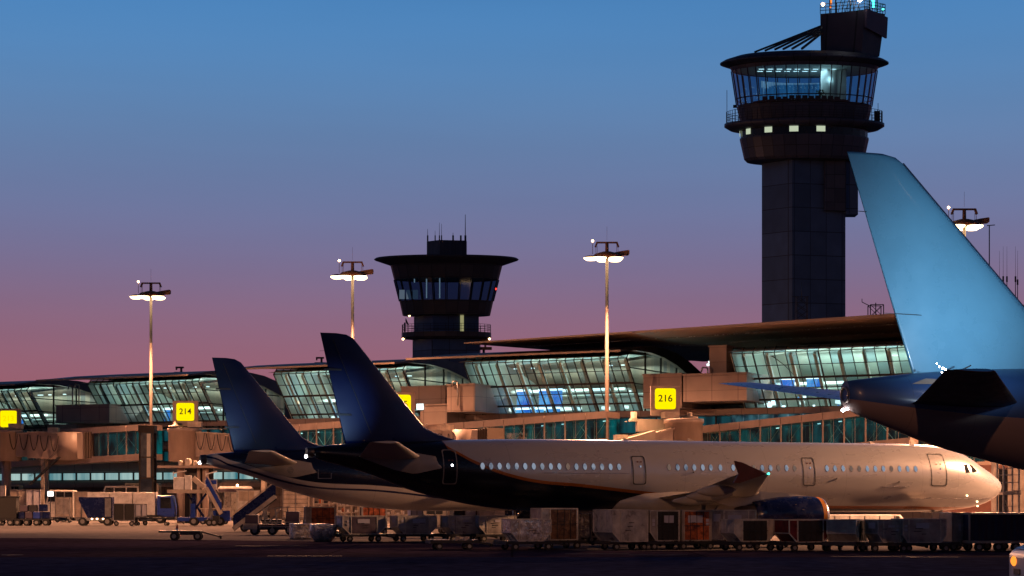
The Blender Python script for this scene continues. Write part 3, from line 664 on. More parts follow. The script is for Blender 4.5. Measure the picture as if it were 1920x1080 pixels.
for z0, z1, m_ in ((10.2, 11.9, 'teal'), (7.6, 8.8, 'teal'), (5.2, 6.1, 'tealw')):
    b = MB(); b.b2((-150, 17.7, z0), (70, 17.9, z1)); o = b.build('window_band', mt[m_], term)
    f_ = MB()
    for i in range(int(220 / 2.4)): f_.b2((-150 + i * 2.4, 17.5, z0), (-149.84 + i * 2.4, 17.69, z1))
    f_.b2((-150, 17.52, z0 - .1), (70, 17.68, z0)); f_.b2((-150, 17.52, z1), (70, 17.68, z1 + .1)); f_.build('window_frame', mt['mull'], o)
b = MB(); b.b2((-150, 15.3, 11.95), (70, 18.2, 12.6)); b.b2((-150, 16.6, 9.2), (70, 18.1, 9.7)); b.b2((-150, 16.9, 4.2), (70, 18.1, 4.7)); b.build('ledge', mt['conc'], term)

ZB, ZT, BB, BT = 12.6, 18.3, 16.0, 11.4
def front(v): return BB + (BT - BB) * v, ZB + (ZT - ZB) * v          # the leaning front, v from sill to eave
ROOF = [(8.6, 19.0), (10, 19.15), (13, 19.6), (17, 20.0), (21, 20.05), (25, 19.75), (29, 19.0), (33, 17.9), (37, 16.6), (42, 15)]
def hall(a0, a1, n, roof=True, screens=(), bright=1., gable=True):
    rows = (0, .155, .36, .54, .77, 1.0)
    gl = MB()
    for v0, v1 in zip(rows, rows[1:]):
        (b0, z0), (b1, z1) = front(v0), front(v1)
        for i in range(n):
            x0, x1 = a0 + (a1 - a0) * i / n, a0 + (a1 - a0) * (i + 1) / n; gl.quad((x0, b0, z0), (x1, b0, z0), (x1, b1, z1), (x0, b1, z1))
    for i in range(n):
        x0, x1 = a0 + (a1 - a0) * i / n, a0 + (a1 - a0) * (i + 1) / n; gl.quad((x0, BT, ZT), (x1, BT, ZT), (x1, BT + .75, ZT + .72), (x0, BT + .75, ZT + .72))
    hl = gl.build('glazed_hall', mt['glass'], term)
    mu = MB()
    for i in range(n + 1):
        x = a0 + (a1 - a0) * i / n; w = .13 if i % 6 == 2 else .055
        (p0, q0), (p1, q1) = front(0), front(1); mu.bar((x, p0 - .05, q0), (x, p1 - .05, q1), w, .16); mu.bar((x, p1 - .05, q1), (x, p1 + .7, q1 + .72), .06, .1)
    for v, w in ((0, .16), (.155, .20), (.36, .07), (.54, .22), (.77, .07), (1, .08)):
        p, q = front(v); mu.bar((a0, p - .07, q), (a1, p - .07, q), .14, w)
    mu.build('mullion_grid', mt['mull'], hl)
    # inside: floors, back wall, ceiling, white ribs, lamps
    sh = MB(); sh.b2((a0 + .1, 15.5, ZB - .15), (a1 - .1, 36, ZB - .02), 1); sh.b2((a0 + .1, 20, 15.3), (a1 - 4, 36, 15.6), 0); sh.b2((a0, 35.5, ZB), (a1, 35.8, 17), 0)
    pl_ = [(16, ZB), (11.6, ZT), (12.3, 18.9), (17, 19.2), (21, 19.2), (25, 18.9), (29, 18.2), (33, 17.1), (36, 16.4), (36, ZB)]; sh.prism(pl_, a0 - .2, a0 - .05, 0, 'YZ')
    sh.build('interior_shell', [mt['inner'], mt['floor']], hl)
    sh = MB(); sh.loft([[(a0, y, z - .75 - .12 * max(0, 4 - abs(y - 19))) for y, z in ROOF[1:-1]], [(a1 - .3, y, z - .75 - .12 * max(0, 4 - abs(y - 19))) for y, z in ROOF[1:-1]]], closed=False, caps=False); sh.build('ceiling', mt['inner'], hl)
    rb = MB()
    k = max(2, int((a1 - a0) / 2.6))
    for i in range(k + 1):
        x = a0 + .8 + (a1 - a0 - 1.6) * i / k; rb.bar((x, BB + 1.4, ZB), (x, BT + 1.5, ZT - .1), .34, .30); rb.bar((x, BT + 1.5, ZT - .1), (x, 20, 19.1), .3, .3)
    rb.build('rib', mt['rib'], hl)
    rng = random.Random(int(a0 * 10) & 255); dn = MB()
    for i in range(n * 2):
        if rng.random() < .35 * bright:
            x = a0 + .5 + (a1 - a0 - 1) * (i + .5) / (2 * n); dn.b2((x, 18 + rng.random() * 2, ZB + .45), (x + .5, 18.2 + rng.random() * 2, ZB + .80))
    for i in range(5): x = a0 + 1 + rng.random() * (a1 - a0 - 3); dn.b2((x, 22, 18.3), (x + .35, 22.3, 18.42))
    for i in range(3): x = a0 + 2 + rng.random() * (a1 - a0 - 4); dn.b2((x, 19.5, 15.0), (x + .22, 19.7, 15.22))
    dn.build('ceiling_light', mt['down'], hl)
    for (u, w, v0, v1) in screens:
        s_ = MB(); x = a0 + u; s_.b2((x, 18.2, ZB + v0), (x + w, 18.35, ZB + v1), 0); s_.b2((x - .05, 18.1, ZB + v1), (x + w + .05, 18.3, ZB + v1 + .22), 1); s_.build('advert_screen', [mt['screen'], mt['cool']], hl); lamp('screen_glow', 'AREA', (x + w / 2, 17.9, ZB + (v0 + v1) / 2), 24, (.12, .45, 1), hl, aim=(x + w / 2, 10, ZB + 1.5), size=w, sy=v1 - v0)
    P_ = 1000 * bright
    lamp('hall_lamp', 'AREA', ((a0 + a1) / 2, 19, 15.9), P_ * .9, (.76, 1, .93), hl, aim=((a0 + a1) / 2, 16.5, 20), size=(a1 - a0) * .85, sy=6)
    lamp('hall_lamp', 'AREA', ((a0 + a1) / 2, 19.2, 15.1), P_ * .9, (.78, .95, .95), hl, aim=((a0 + a1) / 2, 26, 13), size=(a1 - a0) * .8, sy=4)
    lamp('hall_lamp', 'AREA', ((a0 + a1) / 2, 26.5, 15.8), P_ * .8, (.74, 1, .94), hl, aim=((a0 + a1) / 2, 31, 19), size=(a1 - a0) * .8, sy=5)
    if roof:
        r = MB(); rings = []
        top = [(y, z) for y, z in ROOF]
        def thick(y): return .22 if y < 11 else min(1.7, .22 + (y - 11) * .085)
        for j, e in enumerate((0, .02, .5, .98, 1)):
            ring = []
            for y, z in top:
                xl = a0 - 6.2 + (y - 8.6) * .62 if y < 18 else a0 - .4
                ring.append((xl + (a1 + .5 - xl) * e, y, z))
            for y, z in reversed(top):
                xl = a0 - 6.2 + (y - 8.6) * .62 if y < 18 else a0 - .4
                ring.append((xl + (a1 + .5 - xl) * e, y, z - thick(y)))
            rings.append(ring)
        r.loft(rings, smooth=False); o = r.build('roof', [mt['roof'], mt['soffit']], hl)
        for p in o.data.polygons:
            if p.normal.z < -.4 or (p.normal.y < -.7): p.material_index = 1
    if gable:
        gb = MB(); fr = MB(); x = a1 - .02
        cols = [12.2, 16.6, 21.2, 26, 30.5]
        def zr(y): return pchip([p[0] for p in ROOF], [p[1] for p in ROOF], y) - .75 - max(0, y - 19) * .055
        for y0, y1 in zip(cols, cols[1:]):
            for i in range(5):
                u0, u1 = y0 + (y1 - y0) * i / 5, y0 + (y1 - y0) * (i + 1) / 5
                lo0 = lambda y: max(ZB, ZB + (BB - y) / (BB - BT) * (ZT - ZB))
                gb.quad((x, u0, min(lo0(u0), zr(u0))), (x, u1, min(lo0(u1), zr(u1))), (x, u1, zr(u1)), (x, u0, zr(u0)))
            fr.bar((x + .05, y1, ZB), (x + .05, y1, zr(y1)), .16)
        for z in (14.2, 15.6, 17.3): fr.bar((x + .05, BB - (z - ZB) / (ZT - ZB) * (BB - BT), z), (x + .05, 33 if z < 17 else 31, z), .12)
        gb.build('gable_window', mt['glass'], hl); fr.build('gable_frame', mt['mull'], hl)
        w_ = MB(); w_.b2((a1 - .5, 24.5, ZB), (a1 - .15, 36, 14.6)); w_.prism([(30.5, ZB), (36, ZB), (40, 15.2), (37, 16.3), (33, 17.6), (30.5, 18.3)], a1 - .12, a1 + .1, 1, 'YZ'); w_.build('gable_wall', [mt['inner'], mt['roof']], hl)
    return hl
halls = [(3.0, 26.0, 19, False, ((3.2, 1.6, 2.3, 3.2), (6.2, 1.5, 2.3, 3.2)), 1.25), (-29.8, -9.3, 19, True, ((3.4, 1.7, .9, 2.75), (6.3, 3.0, .9, 2.75), (3.3, 3.6, .25, .6), (7.2, 1.8, .25, .6)), 1.),
         (-56.3, -38.0, 17, True, ((5.2, 1.6, .9, 2.6), (7.2, .8, .9, 2.6)), 1.), (-85.2, -67.6, 17, True, ((7, .9, .8, 2.6), (9, 2.4, .8, 2.6)), .9), (-114, -95.4, 17, True, ((11, .8, 1, 2.2),), .95)]
for h_, sink in zip(halls, (0, 0, .4, .9, 1.3)): hall(h_[0], h_[1], h_[2], h_[3], h_[4], h_[5], h_[3]).location.z = -sink   # the far halls sit a little lower
# shop fronts glowing behind the right hand hall
rng = random.Random(5); b = MB(); b3 = MB()
for i in range(60):
    x = 1.5 + rng.random() * 24; z = 10.35 + rng.random() * 3.4; s_ = .12 + rng.random() * .28
    (b if rng.random() < .7 else b3).b2((x, 17.0 + rng.random() * .3, z), (x + s_, 17.4, z + s_ * .8))
b.build('shop_light', mt['cool'], term); b3.build('shop_screen', mt['screen'], term)
b = MB()
for i in range(14): b.quad((1.2 + i * 1.7, 15.4, 10.0), (2.8 + i * 1.7, 15.4, 10.0), (2.8 + i * 1.7, 15.75, 12.5), (1.2 + i * 1.7, 15.75, 12.5))
b.build('shop_glazing', mt['wglass'], term)
b = MB(); b.b2((1, 16.6, 10), (26, 16.8, 12.4)); b.build('shop_wall', EN('shop_interior', (.01, .03, .05), (.35, .6, .75), .5, (1, 1, .6), 1.1, .4, .75), term)
# main roof slab over the right hand hall
b = MB(); A0, A1 = -28.5, 60.0
def zf(a): return 20.55 + (a - A0) / (20 - A0) * 1.05
ring0 = [(A0, 9.0, zf(A0)), (A0 + 14, 48, zf(A0) + .2), (A0 + 14, 48, zf(A0) - .1), (A0, 9.0, zf(A0) - .12)]
ring1 = [(A1, 9.0, zf(A1)), (A1, 48, zf(A1) + .2), (A1, 48, zf(A1) - .6), (A1, 9.0, zf(A1) - .55)]
b.loft([ring0, ring1], smooth=False); mr_ = b.build('main_roof', mt['soffit'], term)
b = MB()
for y in (16, 25): b.bar((A0 + (y - 9) * .36 + 1, y, zf(A0) - .13), (A1, y, zf(A1) - .62 + .0), .18, .06)
b.build('soffit_joint', mt['lip'], mr_)
b = MB()
b.b2((3, 31, 18.0), (A1, 40, 20.7)); b.build('roof_edge_wall', mt['soffit'], term)
b = MB(); b.b2((-9, 38, 12), (3, 46, 20.4)); b.b2((-120, 42, 12), (70, 60, 15)); b.b2((27, 14, 12), (70, 42, 20.6)); b.build('upper_wall', mt['conc'], term)
b = MB(); b.loft([[(T.a(px, 49) , 49, zf(0) + .2), (T.a(px, 49), 49, z), (T.a(px, 49), 55, z), (T.a(px, 49), 55, zf(0))] for px, z in ((1240, 20.6), (1290, 22.9), (1320, 23.3), (1370, 22.7), (1420, 20.6))]); b.build('roof_cowl', mt['roof'], mr_)
# blocks between the halls
for (pl_, pr, b0, zt_, zb_) in ((788, 838, 11, 760, 800), (838, 890, 9.5, 722, 772), (1206, 1278, 11.5, 703, 765), (1281, 1400, 11.2, 702, 752), (105, 158, 11.5, 761, 792), (158, 205, 11.2, 760, 793), (752, 835, 12.5, 726, 765), (1330, 1362, 13, 650, 705)):
    a0, a1 = T.a(pl_, b0), T.a(pr, b0); am = (a0 + a1) / 2
    z1, z0 = T.z(am, b0, zt_), min(T.z(am, b0, zb_), 13.5)
    b = MB(); b.b2((a0, b0, z0), (a1, b0 + 9, z1)); b.b2((a0 - .1, b0 - .08, z1), (a1 + .1, b0 + 9.1, z1 + .15), 0); b.build('link_block', mt['conc'], term)
b = MB()
for px, py, d_ in ((1328, 681, 14), (1325, 686, 14)):
    a = T.a(px, d_); z = T.z(a, d_, py); b.b2((a, d_, z), (a + .28, d_ + .2, z + .24))
a = T.a(785, 11.4); b.b2((a, 10.9, 13.1), (a + .9, 11.0, 13.8)); b.build('wall_light', mt['down'], term)
for px, y0, y1, bb in ((858, 716, 760, 9.3), (148, 722, 760, 10.5), (136, 724, 762, 11), (1327, 690, 704, 12.5)):
    b = MB(); a = T.a(px, bb); z0, z1 = T.z(a, bb, y1), T.z(a, bb, y0); b.tube((a, bb, z0), (a, bb, z1), .09, n=6); b.tube((a, bb, z1), (a - .6, bb, z1 + .1), .09, n=6); b.tube((a - .6, bb, z1 + .1), (a - .75, bb, z1 - .4), .09, n=6); b.build('vent_pipe', mt['steel'], term)

# ------------------------------------------------------------------ glazed walkways in front of the terminal
def walkway(label, pxl, ytl, pxr, ytr, b0=4.0, h=3.7, posts=9, depth=3.4, power=60):
    a0, a1 = T.a(pxl, b0), T.a(pxr, b0); z0, z1 = T.z(a0, b0, ytl), T.z(a1, b0, ytr); L = a1 - a0
    p0 = T.w(a0, b0, 0); t = thing('glazed_walkway', label, 'walkway', (p0.x, p0.y, 0), TRZ, 'glazed walkways along the terminal')
    Z = lambda x: z0 + (z1 - z0) * x / L
    def skew(mb): mb.v = [(x, y, z + Z(x)) for x, y, z in mb.v]; return mb
    def seg(lo, hi, k=posts, m=0, mb=None):
        mb = mb or MB(); return mb
    fa = MB()
    for i in range(posts):
        x0, x1 = L * i / posts + .03, L * (i + 1) / posts - .03; fa.add([(x0, -.1, -.75), (x1, -.1, -.75), (x1, -.1, 0), (x0, -.1, 0), (x0, 0.0, -.75), (x1, 0, -.75), (x1, 0, 0), (x0, 0, 0)], [(0, 1, 2, 3), (3, 2, 6, 7), (0, 4, 5, 1), (0, 3, 7, 4), (1, 5, 6, 2)])
    fa.b2((0, 0.0, -.7), (L, depth, -.05)); skew(fa).build('roof_fascia', mt['beige'], t)
    fl = MB(); fl.b2((0, -.1, -h - .75), (L, depth, -h)); skew(fl).build('floor_fascia', mt['beige'], t)
    gl = MB()
    for i in range(posts * 2):
        x0, x1 = L * i / posts / 2, L * (i + 1) / posts / 2
        gl.quad((x0, .05, -h), (x1, .05, -h), (x1, .05, -.7), (x0, .05, -.7))
    skew(gl).build('glass_side', mt['wglass'], t)
    po = MB()
    for i in range(posts + 1): po.b2((L * i / posts - .07, -.06, -h), (L * i / posts + .07, .12, -.7))
    for i in range(posts): po.b2((L * (i + .5) / posts - .02, .03, -h), (L * (i + .5) / posts + .02, .1, -.7))
    skew(po).build('post', mt['beige'], t)
    br = MB(); rng = random.Random(int(pxl))
    for i in range(posts):
        x0, x1 = L * i / posts, L * (i + 1) / posts
        if i % 2 == 0 or rng.random() < .4:
            br.bar((x0 + .15, .5, -h + .1), (x1 - .2, .5, -.9), .045)
            if rng.random() < .7: br.bar((x0 + .15, depth - .3, -.9), (x1 - .2, depth - .3, -h + .1), .04)
            if rng.random() < .6: br.bar((x0 + .7, .5, -h + .1), (x1, .5, -h * .45), .03)
    for i in range(posts): br.bar((L * (i + .3) / posts, .6, -h), (L * (i + .3) / posts, .6, -.8), .06)
    skew(br).build('brace', mt['rib'], t)
    bk = MB(); bk.b2((0, depth - .1, -h), (L, depth, -.7)); skew(bk).build('back_glazing', EN('walkway_back_glass', (.004, .012, .014), (0, .22, .23), .8, (1, 1, .35), .9, .42, .8), t)
    rl = MB(); rng = random.Random(int(pxr))
    for i in range(posts):
        if rng.random() < .5: rl.b2((L * (i + .5) / posts, depth * .5, -1.0), (L * (i + .5) / posts + .3, depth * .5 + .2, -.9))
    if rl.v: skew(rl).build('ceiling_light', mt['down'], t)
    lamp('walkway_lamp', 'AREA', (L / 2, depth * .5, Z(L / 2) - .9), power * 2.4, (.35, .9, .90), t, aim=(L / 2, depth * .5, 0), size=L * .9, sy=1)
    return t
walkway('glazed walkway with teal glow, right of the fin of the silver airliner', 798, 797, 1138, 770.5, posts=9)
walkway('glazed walkway with white braces, under the wide jet tail', 1312, 799, 1705, 756, posts=10, h=3.4)
walkway('glazed walkway left of the dark glass lift shaft', -60, 817, 272, 795, posts=10, h=3.6)
walkway('short glazed walkway visible between the two dark blue fins', 500, 800, 690, 786, posts=6, h=3.6)
walkway('glazed walkway with reddish panes behind the silver nose', 1716, 796, 2080, 768, b0=8, posts=8, h=4.2)

# ------------------------------------------------------------------ gate signs and boarding bridges
def text_mesh(txt, size, parent, mat_, loc, rot, name='number', ext=.012):
    cu = bpy.data.curves.new('lettering', 'FONT'); cu.body = txt; cu.size = size; cu.align_x = 'CENTER'; cu.align_y = 'CENTER'; cu.extrude = ext; cu.offset = size * .012
    o = bpy.data.objects.new('lettering', cu); col.objects.link(o)
    me = bpy.data.meshes.new_from_object(o.evaluated_get(bpy.context.evaluated_depsgraph_get())); bpy.data.objects.remove(o); bpy.data.curves.remove(cu)
    me.materials.clear(); me.materials.append(mat_)
    q = bpy.data.objects.new(name, me); col.objects.link(q); q.parent = parent; q.location = loc; q.rotation_euler = rot; return q
mt['signface'] = E('yellow_sign_face', (1, .78, .0), 1.15)
mt['ink'] = M('sign_lettering', (.02, .03, .01), .6, 0, 0)
mt['ink2'] = E('faded_sign_lettering', (.97, .71, .0), 1.05)
def gate_sign(txt, px, y0, y1, label, ink):
    a = T.a(px, 0); z1, z0 = T.z(a, 0, y0), T.z(a, 0, y1); p = T.w(a, 0, 0); hgt = z1 - z0
    t = thing('gate_sign', label, 'gate sign', (p.x, p.y, z0 - .75), R(2), 'yellow gate number signs'); c = .75 + hgt / 2; w = hgt / 2
    b = MB()
    b.prism([(-w - .38, .15), (w + .38, .15), (w + .42, hgt + 1.0), (-w - .42, hgt + 1.0)], .02, .8)
    b.build('sign_box', mt['beige'], t, .05)
    b = MB(); 
    for lo, hi in (((-w - .42, -.1, .1), (-w, .03, hgt + 1.0)), ((w, -.1, .1), (w + .42, .03, hgt + 1.0)), ((-w, -.1, hgt + .75), (w, .03, hgt + 1.0)), ((-w, -.1, .1), (w, .03, .75))): b.b2(lo, hi)
    b.build('sign_frame', mt['beige'], t)
    b = MB(); b.prism([(x, z + c) for x, z in [(w * 1.0 * math.copysign(abs(math.cos(R(g))) ** .22, math.cos(R(g))), w * math.copysign(abs(math.sin(R(g))) ** .22, math.sin(R(g)))) for g in range(0, 360, 6)]], -.04, .0); b.build('sign_face', mt['signface'], t)
    b = MB(); b.lathe([(.5, .1), (.35, -.25), (.14, -.5), (.14, -1.6)], (0, .4, 0), 12); b.build('sign_post', mt['dark'], t)
    if txt: text_mesh(txt, hgt * .46, t, ink, (0, -.055, c + .02), (R(90), 0, 0))
    return t
gate_sign('216', 1247.5, 728, 767.5, 'lit yellow gate sign reading 216 right of the tall lamp mast', mt['ink'])
gate_sign('215', 752, 740, 777, 'yellow gate sign partly hidden by the large dark fin', mt['ink'])
gate_sign('214', 347.5, 755.5, 789, 'lit yellow gate sign reading 214 left of the dark fins', mt['ink'])
gate_sign('213', 16, 770, 801, 'yellow gate sign with washed out number at the left edge', mt['ink2'])

def boarding_bridge(label, px, ytop, rz, L, drop=.6, hgt=3.2, cab=True, b=0, cables=True, rot_r=1.9):
    a = T.a(px, b); p = T.w(a, b, 0); zt_ = T.z(a, b, ytop)
    t = thing('boarding_bridge', label, 'boarding bridge', (p.x, p.y, 0), rz, 'passenger boarding bridges')
    r = MB(); r.lathe([(0, zt_ + .12), (rot_r + .12, zt_), (rot_r + .12, zt_ - .45), (rot_r, zt_ - .46), (rot_r, zt_ - hgt - .3), (0, zt_ - hgt - .3)], n=28); r.tube((0, 0, 0), (0, 0, zt_ - hgt), .62, .55, 20); r.build('rotunda', mt['beige'], t)
    def tun(x0, x1, w, h_, name, d0):
        m_ = MB(); z0, z1 = zt_ - .35 - drop * x0 / L + d0, zt_ - .35 - drop * x1 / L + d0
        m_.loft([[(x, -w, z), (x, w, z), (x, w, z - h_), (x, -w, z - h_)] for x, z in ((x0, z0), (x1, z1))], smooth=False)
        n = max(2, int((x1 - x0) / 1.25))
        for i in range(n + 1):
            x = x0 + (x1 - x0) * i / n; z = z0 + (z1 - z0) * i / n; m_.b2((x - .05, -w - .05, z - h_ + .02), (x + .05, -w - .005, z - .02))
        m_.bar((x0, -w - .12, z0 + .06), (x1, -w - .12, z1 + .06), .22, .12, 1); m_.bar((x0, -w - .04, z0 - h_), (x1, -w - .04, z1 - h_), .2, .25, 0)
        return m_.build(name, [mt['beige'], mt['cream']], t), z1
    tun(rot_r * .8, L * .55, 1.35, 2.7, 'inner_tunnel', -.1); _, ze = tun(L * .45, L, 1.6, 3.05, 'outer_tunnel', .12)
    if cables:
        cb = MB(); x = L * .12
        while x < L * .9:
            w = 1.0; pts = [(x + w * k / 8, -1.75, zt_ - .55 - drop * x / L - 1.9 * math.sin(math.pi * k / 8) ** .8) for k in range(9)]
            for q, q2 in zip(pts, pts[1:]): cb.tube(q, q2, .05, n=5)
            x += w + .25
        cb.build('festoon_cable', mt['black'], t)
    sp_ = MB(); xs = L * .72
    for y in (-1.1, 1.1): sp_.b2((xs - .22, y - .2, 1.0), (xs + .22, y + .2, ze - 2.6))
    sp_.b2((xs - .5, -1.6, .75), (xs + .5, 1.6, 1.15)); sp_.build('lift_column', mt['cream'], t)
    for y in (-1.2, 1.2):
        w = MB(); w.tube((xs, y - .22, .55), (xs, y + .22, .55), .55, n=18); w.tube((xs, y - .23, .55), (xs, y + .23, .55), .25, n=12, m=1); w.build('drive_wheel', [mt['black'], mt['hub']], t)
    st = MB()   # service stair
    xq = L - .4
    for i in range(13): st.b2((xq - 2.6 + i * .26, -3.0, ze - 3.0 - .27 * (12 - i)), (xq - 2.3 + i * .26, -2.1, ze - 2.96 - .27 * (12 - i)))
    for y in (-3.0, -2.1): st.bar((xq - 2.7, y, ze - 6.3), (xq + .9, y, ze - 2.9), .05, .2); st.bar((xq - 2.7, y, ze - 5.3), (xq + .9, y, ze - 1.95), .04)
    st.build('service_stair', mt['dark'], t)
    lt = MB()
    for i in range(4): x = L * (.15 + .2 * i); lt.lathe([(.0, -.10), (.12, -.06), (.14, .02), (0, .06)], (x, -1.9, zt_ - .2), 8)
    lt.build('bridge_light', mt['steel'], t)
    ac = MB(); ac.b2((.5, -1.2, zt_ + .1), (2.1, .2, zt_ + .75)); ac.build('roof_unit', mt['cream'], t)
    ac = MB(); ac.b2((L * .8, -.9, ze + .1), (L * .8 + 1.2, .5, ze + .8)); ac.build('air_conditioner', mt['cream'], t)
    ac = MB(); ac.lathe([(.9, .0), (.85, .15), (.25, .25), (.25, .6), (0, .65)], (-.9, -.9, zt_ + .12), 14); ac.build('roof_vent', mt['cream'], t)
    if cab:
        c = MB(); c.lathe([(0, ze + .25), (1.95, ze + .2), (2.0, ze - 3.2), (0, ze - 3.3)], (L + 1.2, 0, 0), 24)
        c.b2((L + .9, -1.5, ze - 3.1), (L + 3.3, 1.5, ze + .1)); c.build('cab', mt['beige'], t)
        b2 = MB(); b2.b2((L + 1.6, -1.54, ze - 1.7), (L + 2.0, -1.51, ze - .9)); b2.build('cab_window', mt['glassdk'], t)
        bl = MB(); rings = []
        for k in range(9):
            x = L + 3.3 + k * .16; o_ = .0 if k % 2 else .08; rings.append([(x, -1.5 - o_, ze - 3.05), (x, -1.5 - o_, ze + .1 + o_ + k * .02), (x, 1.5 + o_, ze + .1 + o_ + k * .02), (x, 1.5 + o_, ze - 3.05)])
        bl.loft(rings, smooth=False); bl.build('canopy_bellows', M('brown_bellows', (.05, .03, .02), .8), t)
    return t
boarding_bridge('boarding bridge with dark bellows at its end, below the left edge sign', 12, 806, R(2), 6.6, .3, 3.6)
boarding_bridge('boarding bridge with looped cables, below the sign reading 214', 346, 803, R(2), 13, .8, 3.6, False)
boarding_bridge('boarding bridge mostly hidden behind the two dark fins', 690, 797, R(-35), 13, .8, 3.4)
# bridge of gate 216: its bright sloping roof dips toward the silver hull
bb_ = boarding_bridge('boarding bridge with pale sloping roof above the silver fuselage', 1282, 786, R(190), 7.5, 2.2, 3.6, False, cables=False, rot_r=1.95)
a_ = T.a(1215, -2); p_ = T.w(a_, -2, 0); zz = T.z(a_, -2, 803)
t = thing('sloping_gangway', 'gangway with cream ribbed roof sloping down to the left of sign 216', 'gangway', (p_.x, p_.y, 0), R(6))
b = MB(); b.add([(-4.2, -1.5, zz - 2.0), (2.2, -1.5, zz - .1), (3.2, 1.4, zz + .25), (-2.4, 1.4, zz - 1.4)], [(0, 1, 2, 3)])
for i in range(1, 8):
    k = i / 8; b.bar((-4.2 + 1.8 * k, -1.5 + 2.9 * k, zz - 1.98 + .6 * k), (2.2 + k, -1.5 + 2.9 * k, zz - .07 + .35 * k), .04, .05)
b.build('roof_panel', mt['cream'], t)
b = MB(); b.add([(-4.2, -1.55, zz - 2.1), (2.3, -1.55, zz - .15), (2.3, -1.55, zz - 4), (-4.2, -1.55, zz - 4)], [(0, 1, 2, 3)]); b.bar((-4.4, -1.6, zz - 2.1), (2.5, -1.6, zz - .05), .16, .14); b.bar((-2.6, 1.4, zz - 1.4), (3.4, 1.4, zz + .3), .16, .14); b.bar((2.4, -1.6, zz), (3.4, 1.5, zz + .35), .16, .14); b.b2((2.4, -1.5, zz - 4), (5.0, 1.5, zz - .1)); b.build('side_wall', mt['beige'], t)
b = MB(); b.b2((-1.0, -1.9, zz - 1.6), (-.3, -1.6, zz - .75)); b.b2((-5.2, -1.2, zz - 1.9), (-4.4, -.6, zz - 1.1)); b.tube((-4.8, -.9, zz - 3), (-4.8, -.9, zz - 1.9), .08, n=6); b.build('floodlight_box', mt['cream'], t)
b = MB(); b.b2((-.9, 1.2, zz - .3), (2.2, 2.2, zz + 1.0)); b.build('upper_box', mt['beige'], t)
lamp('gangway_lamp', 'SPOT', (-1.5, -2.6, zz + 3.2), 1500, (1, .62, .3), t, aim=(-.8, 0, zz - .8), size=.15, spot=90, blend=.8)
b = MB(); b.lathe([(.55, 0), (.5, .25), (.3, .35), (.34, 1.0), (0, 1.02)], (-1.2, 1.6, zz + .75), 12); b.build('roof_vent', mt['cream'], t)

# lift shaft of dark glass at the foot of the left lamp mast
a = T.a(277, 1.5); p = T.w(a, 1.5, 0); zt_ = T.z(a, 1.5, 798)
t = thing('lift_shaft', 'dark glass lift shaft at the foot of the leftmost lamp mast', 'lift shaft', (p.x, p.y, 0), R(0))
b = MB()
for x in (-.8, .8):
    for y in (-.8, .8): b.b2((x - .1, y - .1, 0), (x + .1, y + .1, zt_))
for z in (2.6, 5.1, 7.6): b.b2((-.9, -.9, z), (.9, .9, z + .15))
b.b2((-.95, -.95, zt_ - .9), (.95, .95, zt_)); b.build('frame', mt['mull'], t)
b = MB(); b.b2((-.75, -.85, 0), (.75, .8, zt_ - .9)); o = b.build('glass_wall', M('dark_blue_grey_glass', (.03, .045, .07), .12, 0, .4, .6, spec=.8), t)
b = MB(); b.b2((.05, -.87, 5.2), (.5, -.855, zt_ - 1.0)); b.build('light_strip', mt['hub'], t)

# ------------------------------------------------------------------ lamp masts
SOD = (1, .44, .22)
def mast_head(t, z, light=True):
    b = MB(); b.tube((0, 0, 0), (0, 0, z), .28, .16, 12); b.build('pole', mt['polepaint'], t)
    h = MB(); h.lathe([(0, z - .1), (1.45, z - .25), (1.6, z - .05), (1.3, z + .22), (.5, z + .45), (0, z + .5)], n=24); h.loft([[(x, -.32, z + a), (x, .32, z + a), (x, .32, z + b_), (x, -.32, z + b_)] for x, a, b_ in ((.8, -.15, .35), (1.5, .0, .5), (2.3, .08, .62), (2.42, .2, .58))], smooth=False)
    h.build('lamp_ring', mt['ringpaint'], t)
    f = MB(); f.tube((0, 0, z + .3), (0, 0, z + 1.5), .2, .18, 8)
    f.bar((-1.1, 0, z + 1.45), (1.1, 0, z + 1.45), .22, .17)
    for s_ in (-1, 1): f.bar((s_ * 1.05, 0, z + 1.5), (s_ * 1.25, 0, z + .95), .26, .2); f.bar((s_ * 1.2, 0, z + 1.1), (s_ * 1.2, 0, z + .3), .04); f.bar((s_ * 1.05, 0, z + 1.1), (s_ * 1.05, 0, z + .3), .04)
    f.tube((0, 0, z + 1.7), (0, 0, z + 3.2), .012, n=5); f.tube((-1.55, 0, z + .2), (-1.55, 0, z + 1.5), .03, n=5); f.build('winch_frame', mt['ringpaint'], t)
    w = MB(); w.lathe([(0, -.14), (.1, -.08), (.14, 0), (.1, .1), (0, .15)], (-1.55, 0, z + 1.62), 10); w.build('warning_light', mt['bulb'], t)
    for x, y, rz in ((-1.75, -.35, 8), (-.85, -.75, 0), (.95, -.6, 0), (-.4, .8, 0), (.9, .7, 0)):
        l = MB(); l.lathe([(0, -.26), (.45, -.22), (.66, -.06), (.70, .06)], (x, y, z - .30), 16); l.lathe([(.70, .06), (.50, .24), (0, .34)], (x, y, z - .30), 16, 1)
        l.v = [(x + (vx - x) * 1.12, vy, vz) for vx, vy, vz in l.v]; l.build('floodlight', [mt['lampface'], mt['ringpaint']], t)
mt['polepaint'] = M('mast_paint', (.26, .21, .18), .5, .1, .15, .5); mt['ringpaint'] = M('rusty_lamp_frame', (.22, .11, .06), .6, .2, .3)
proto = None
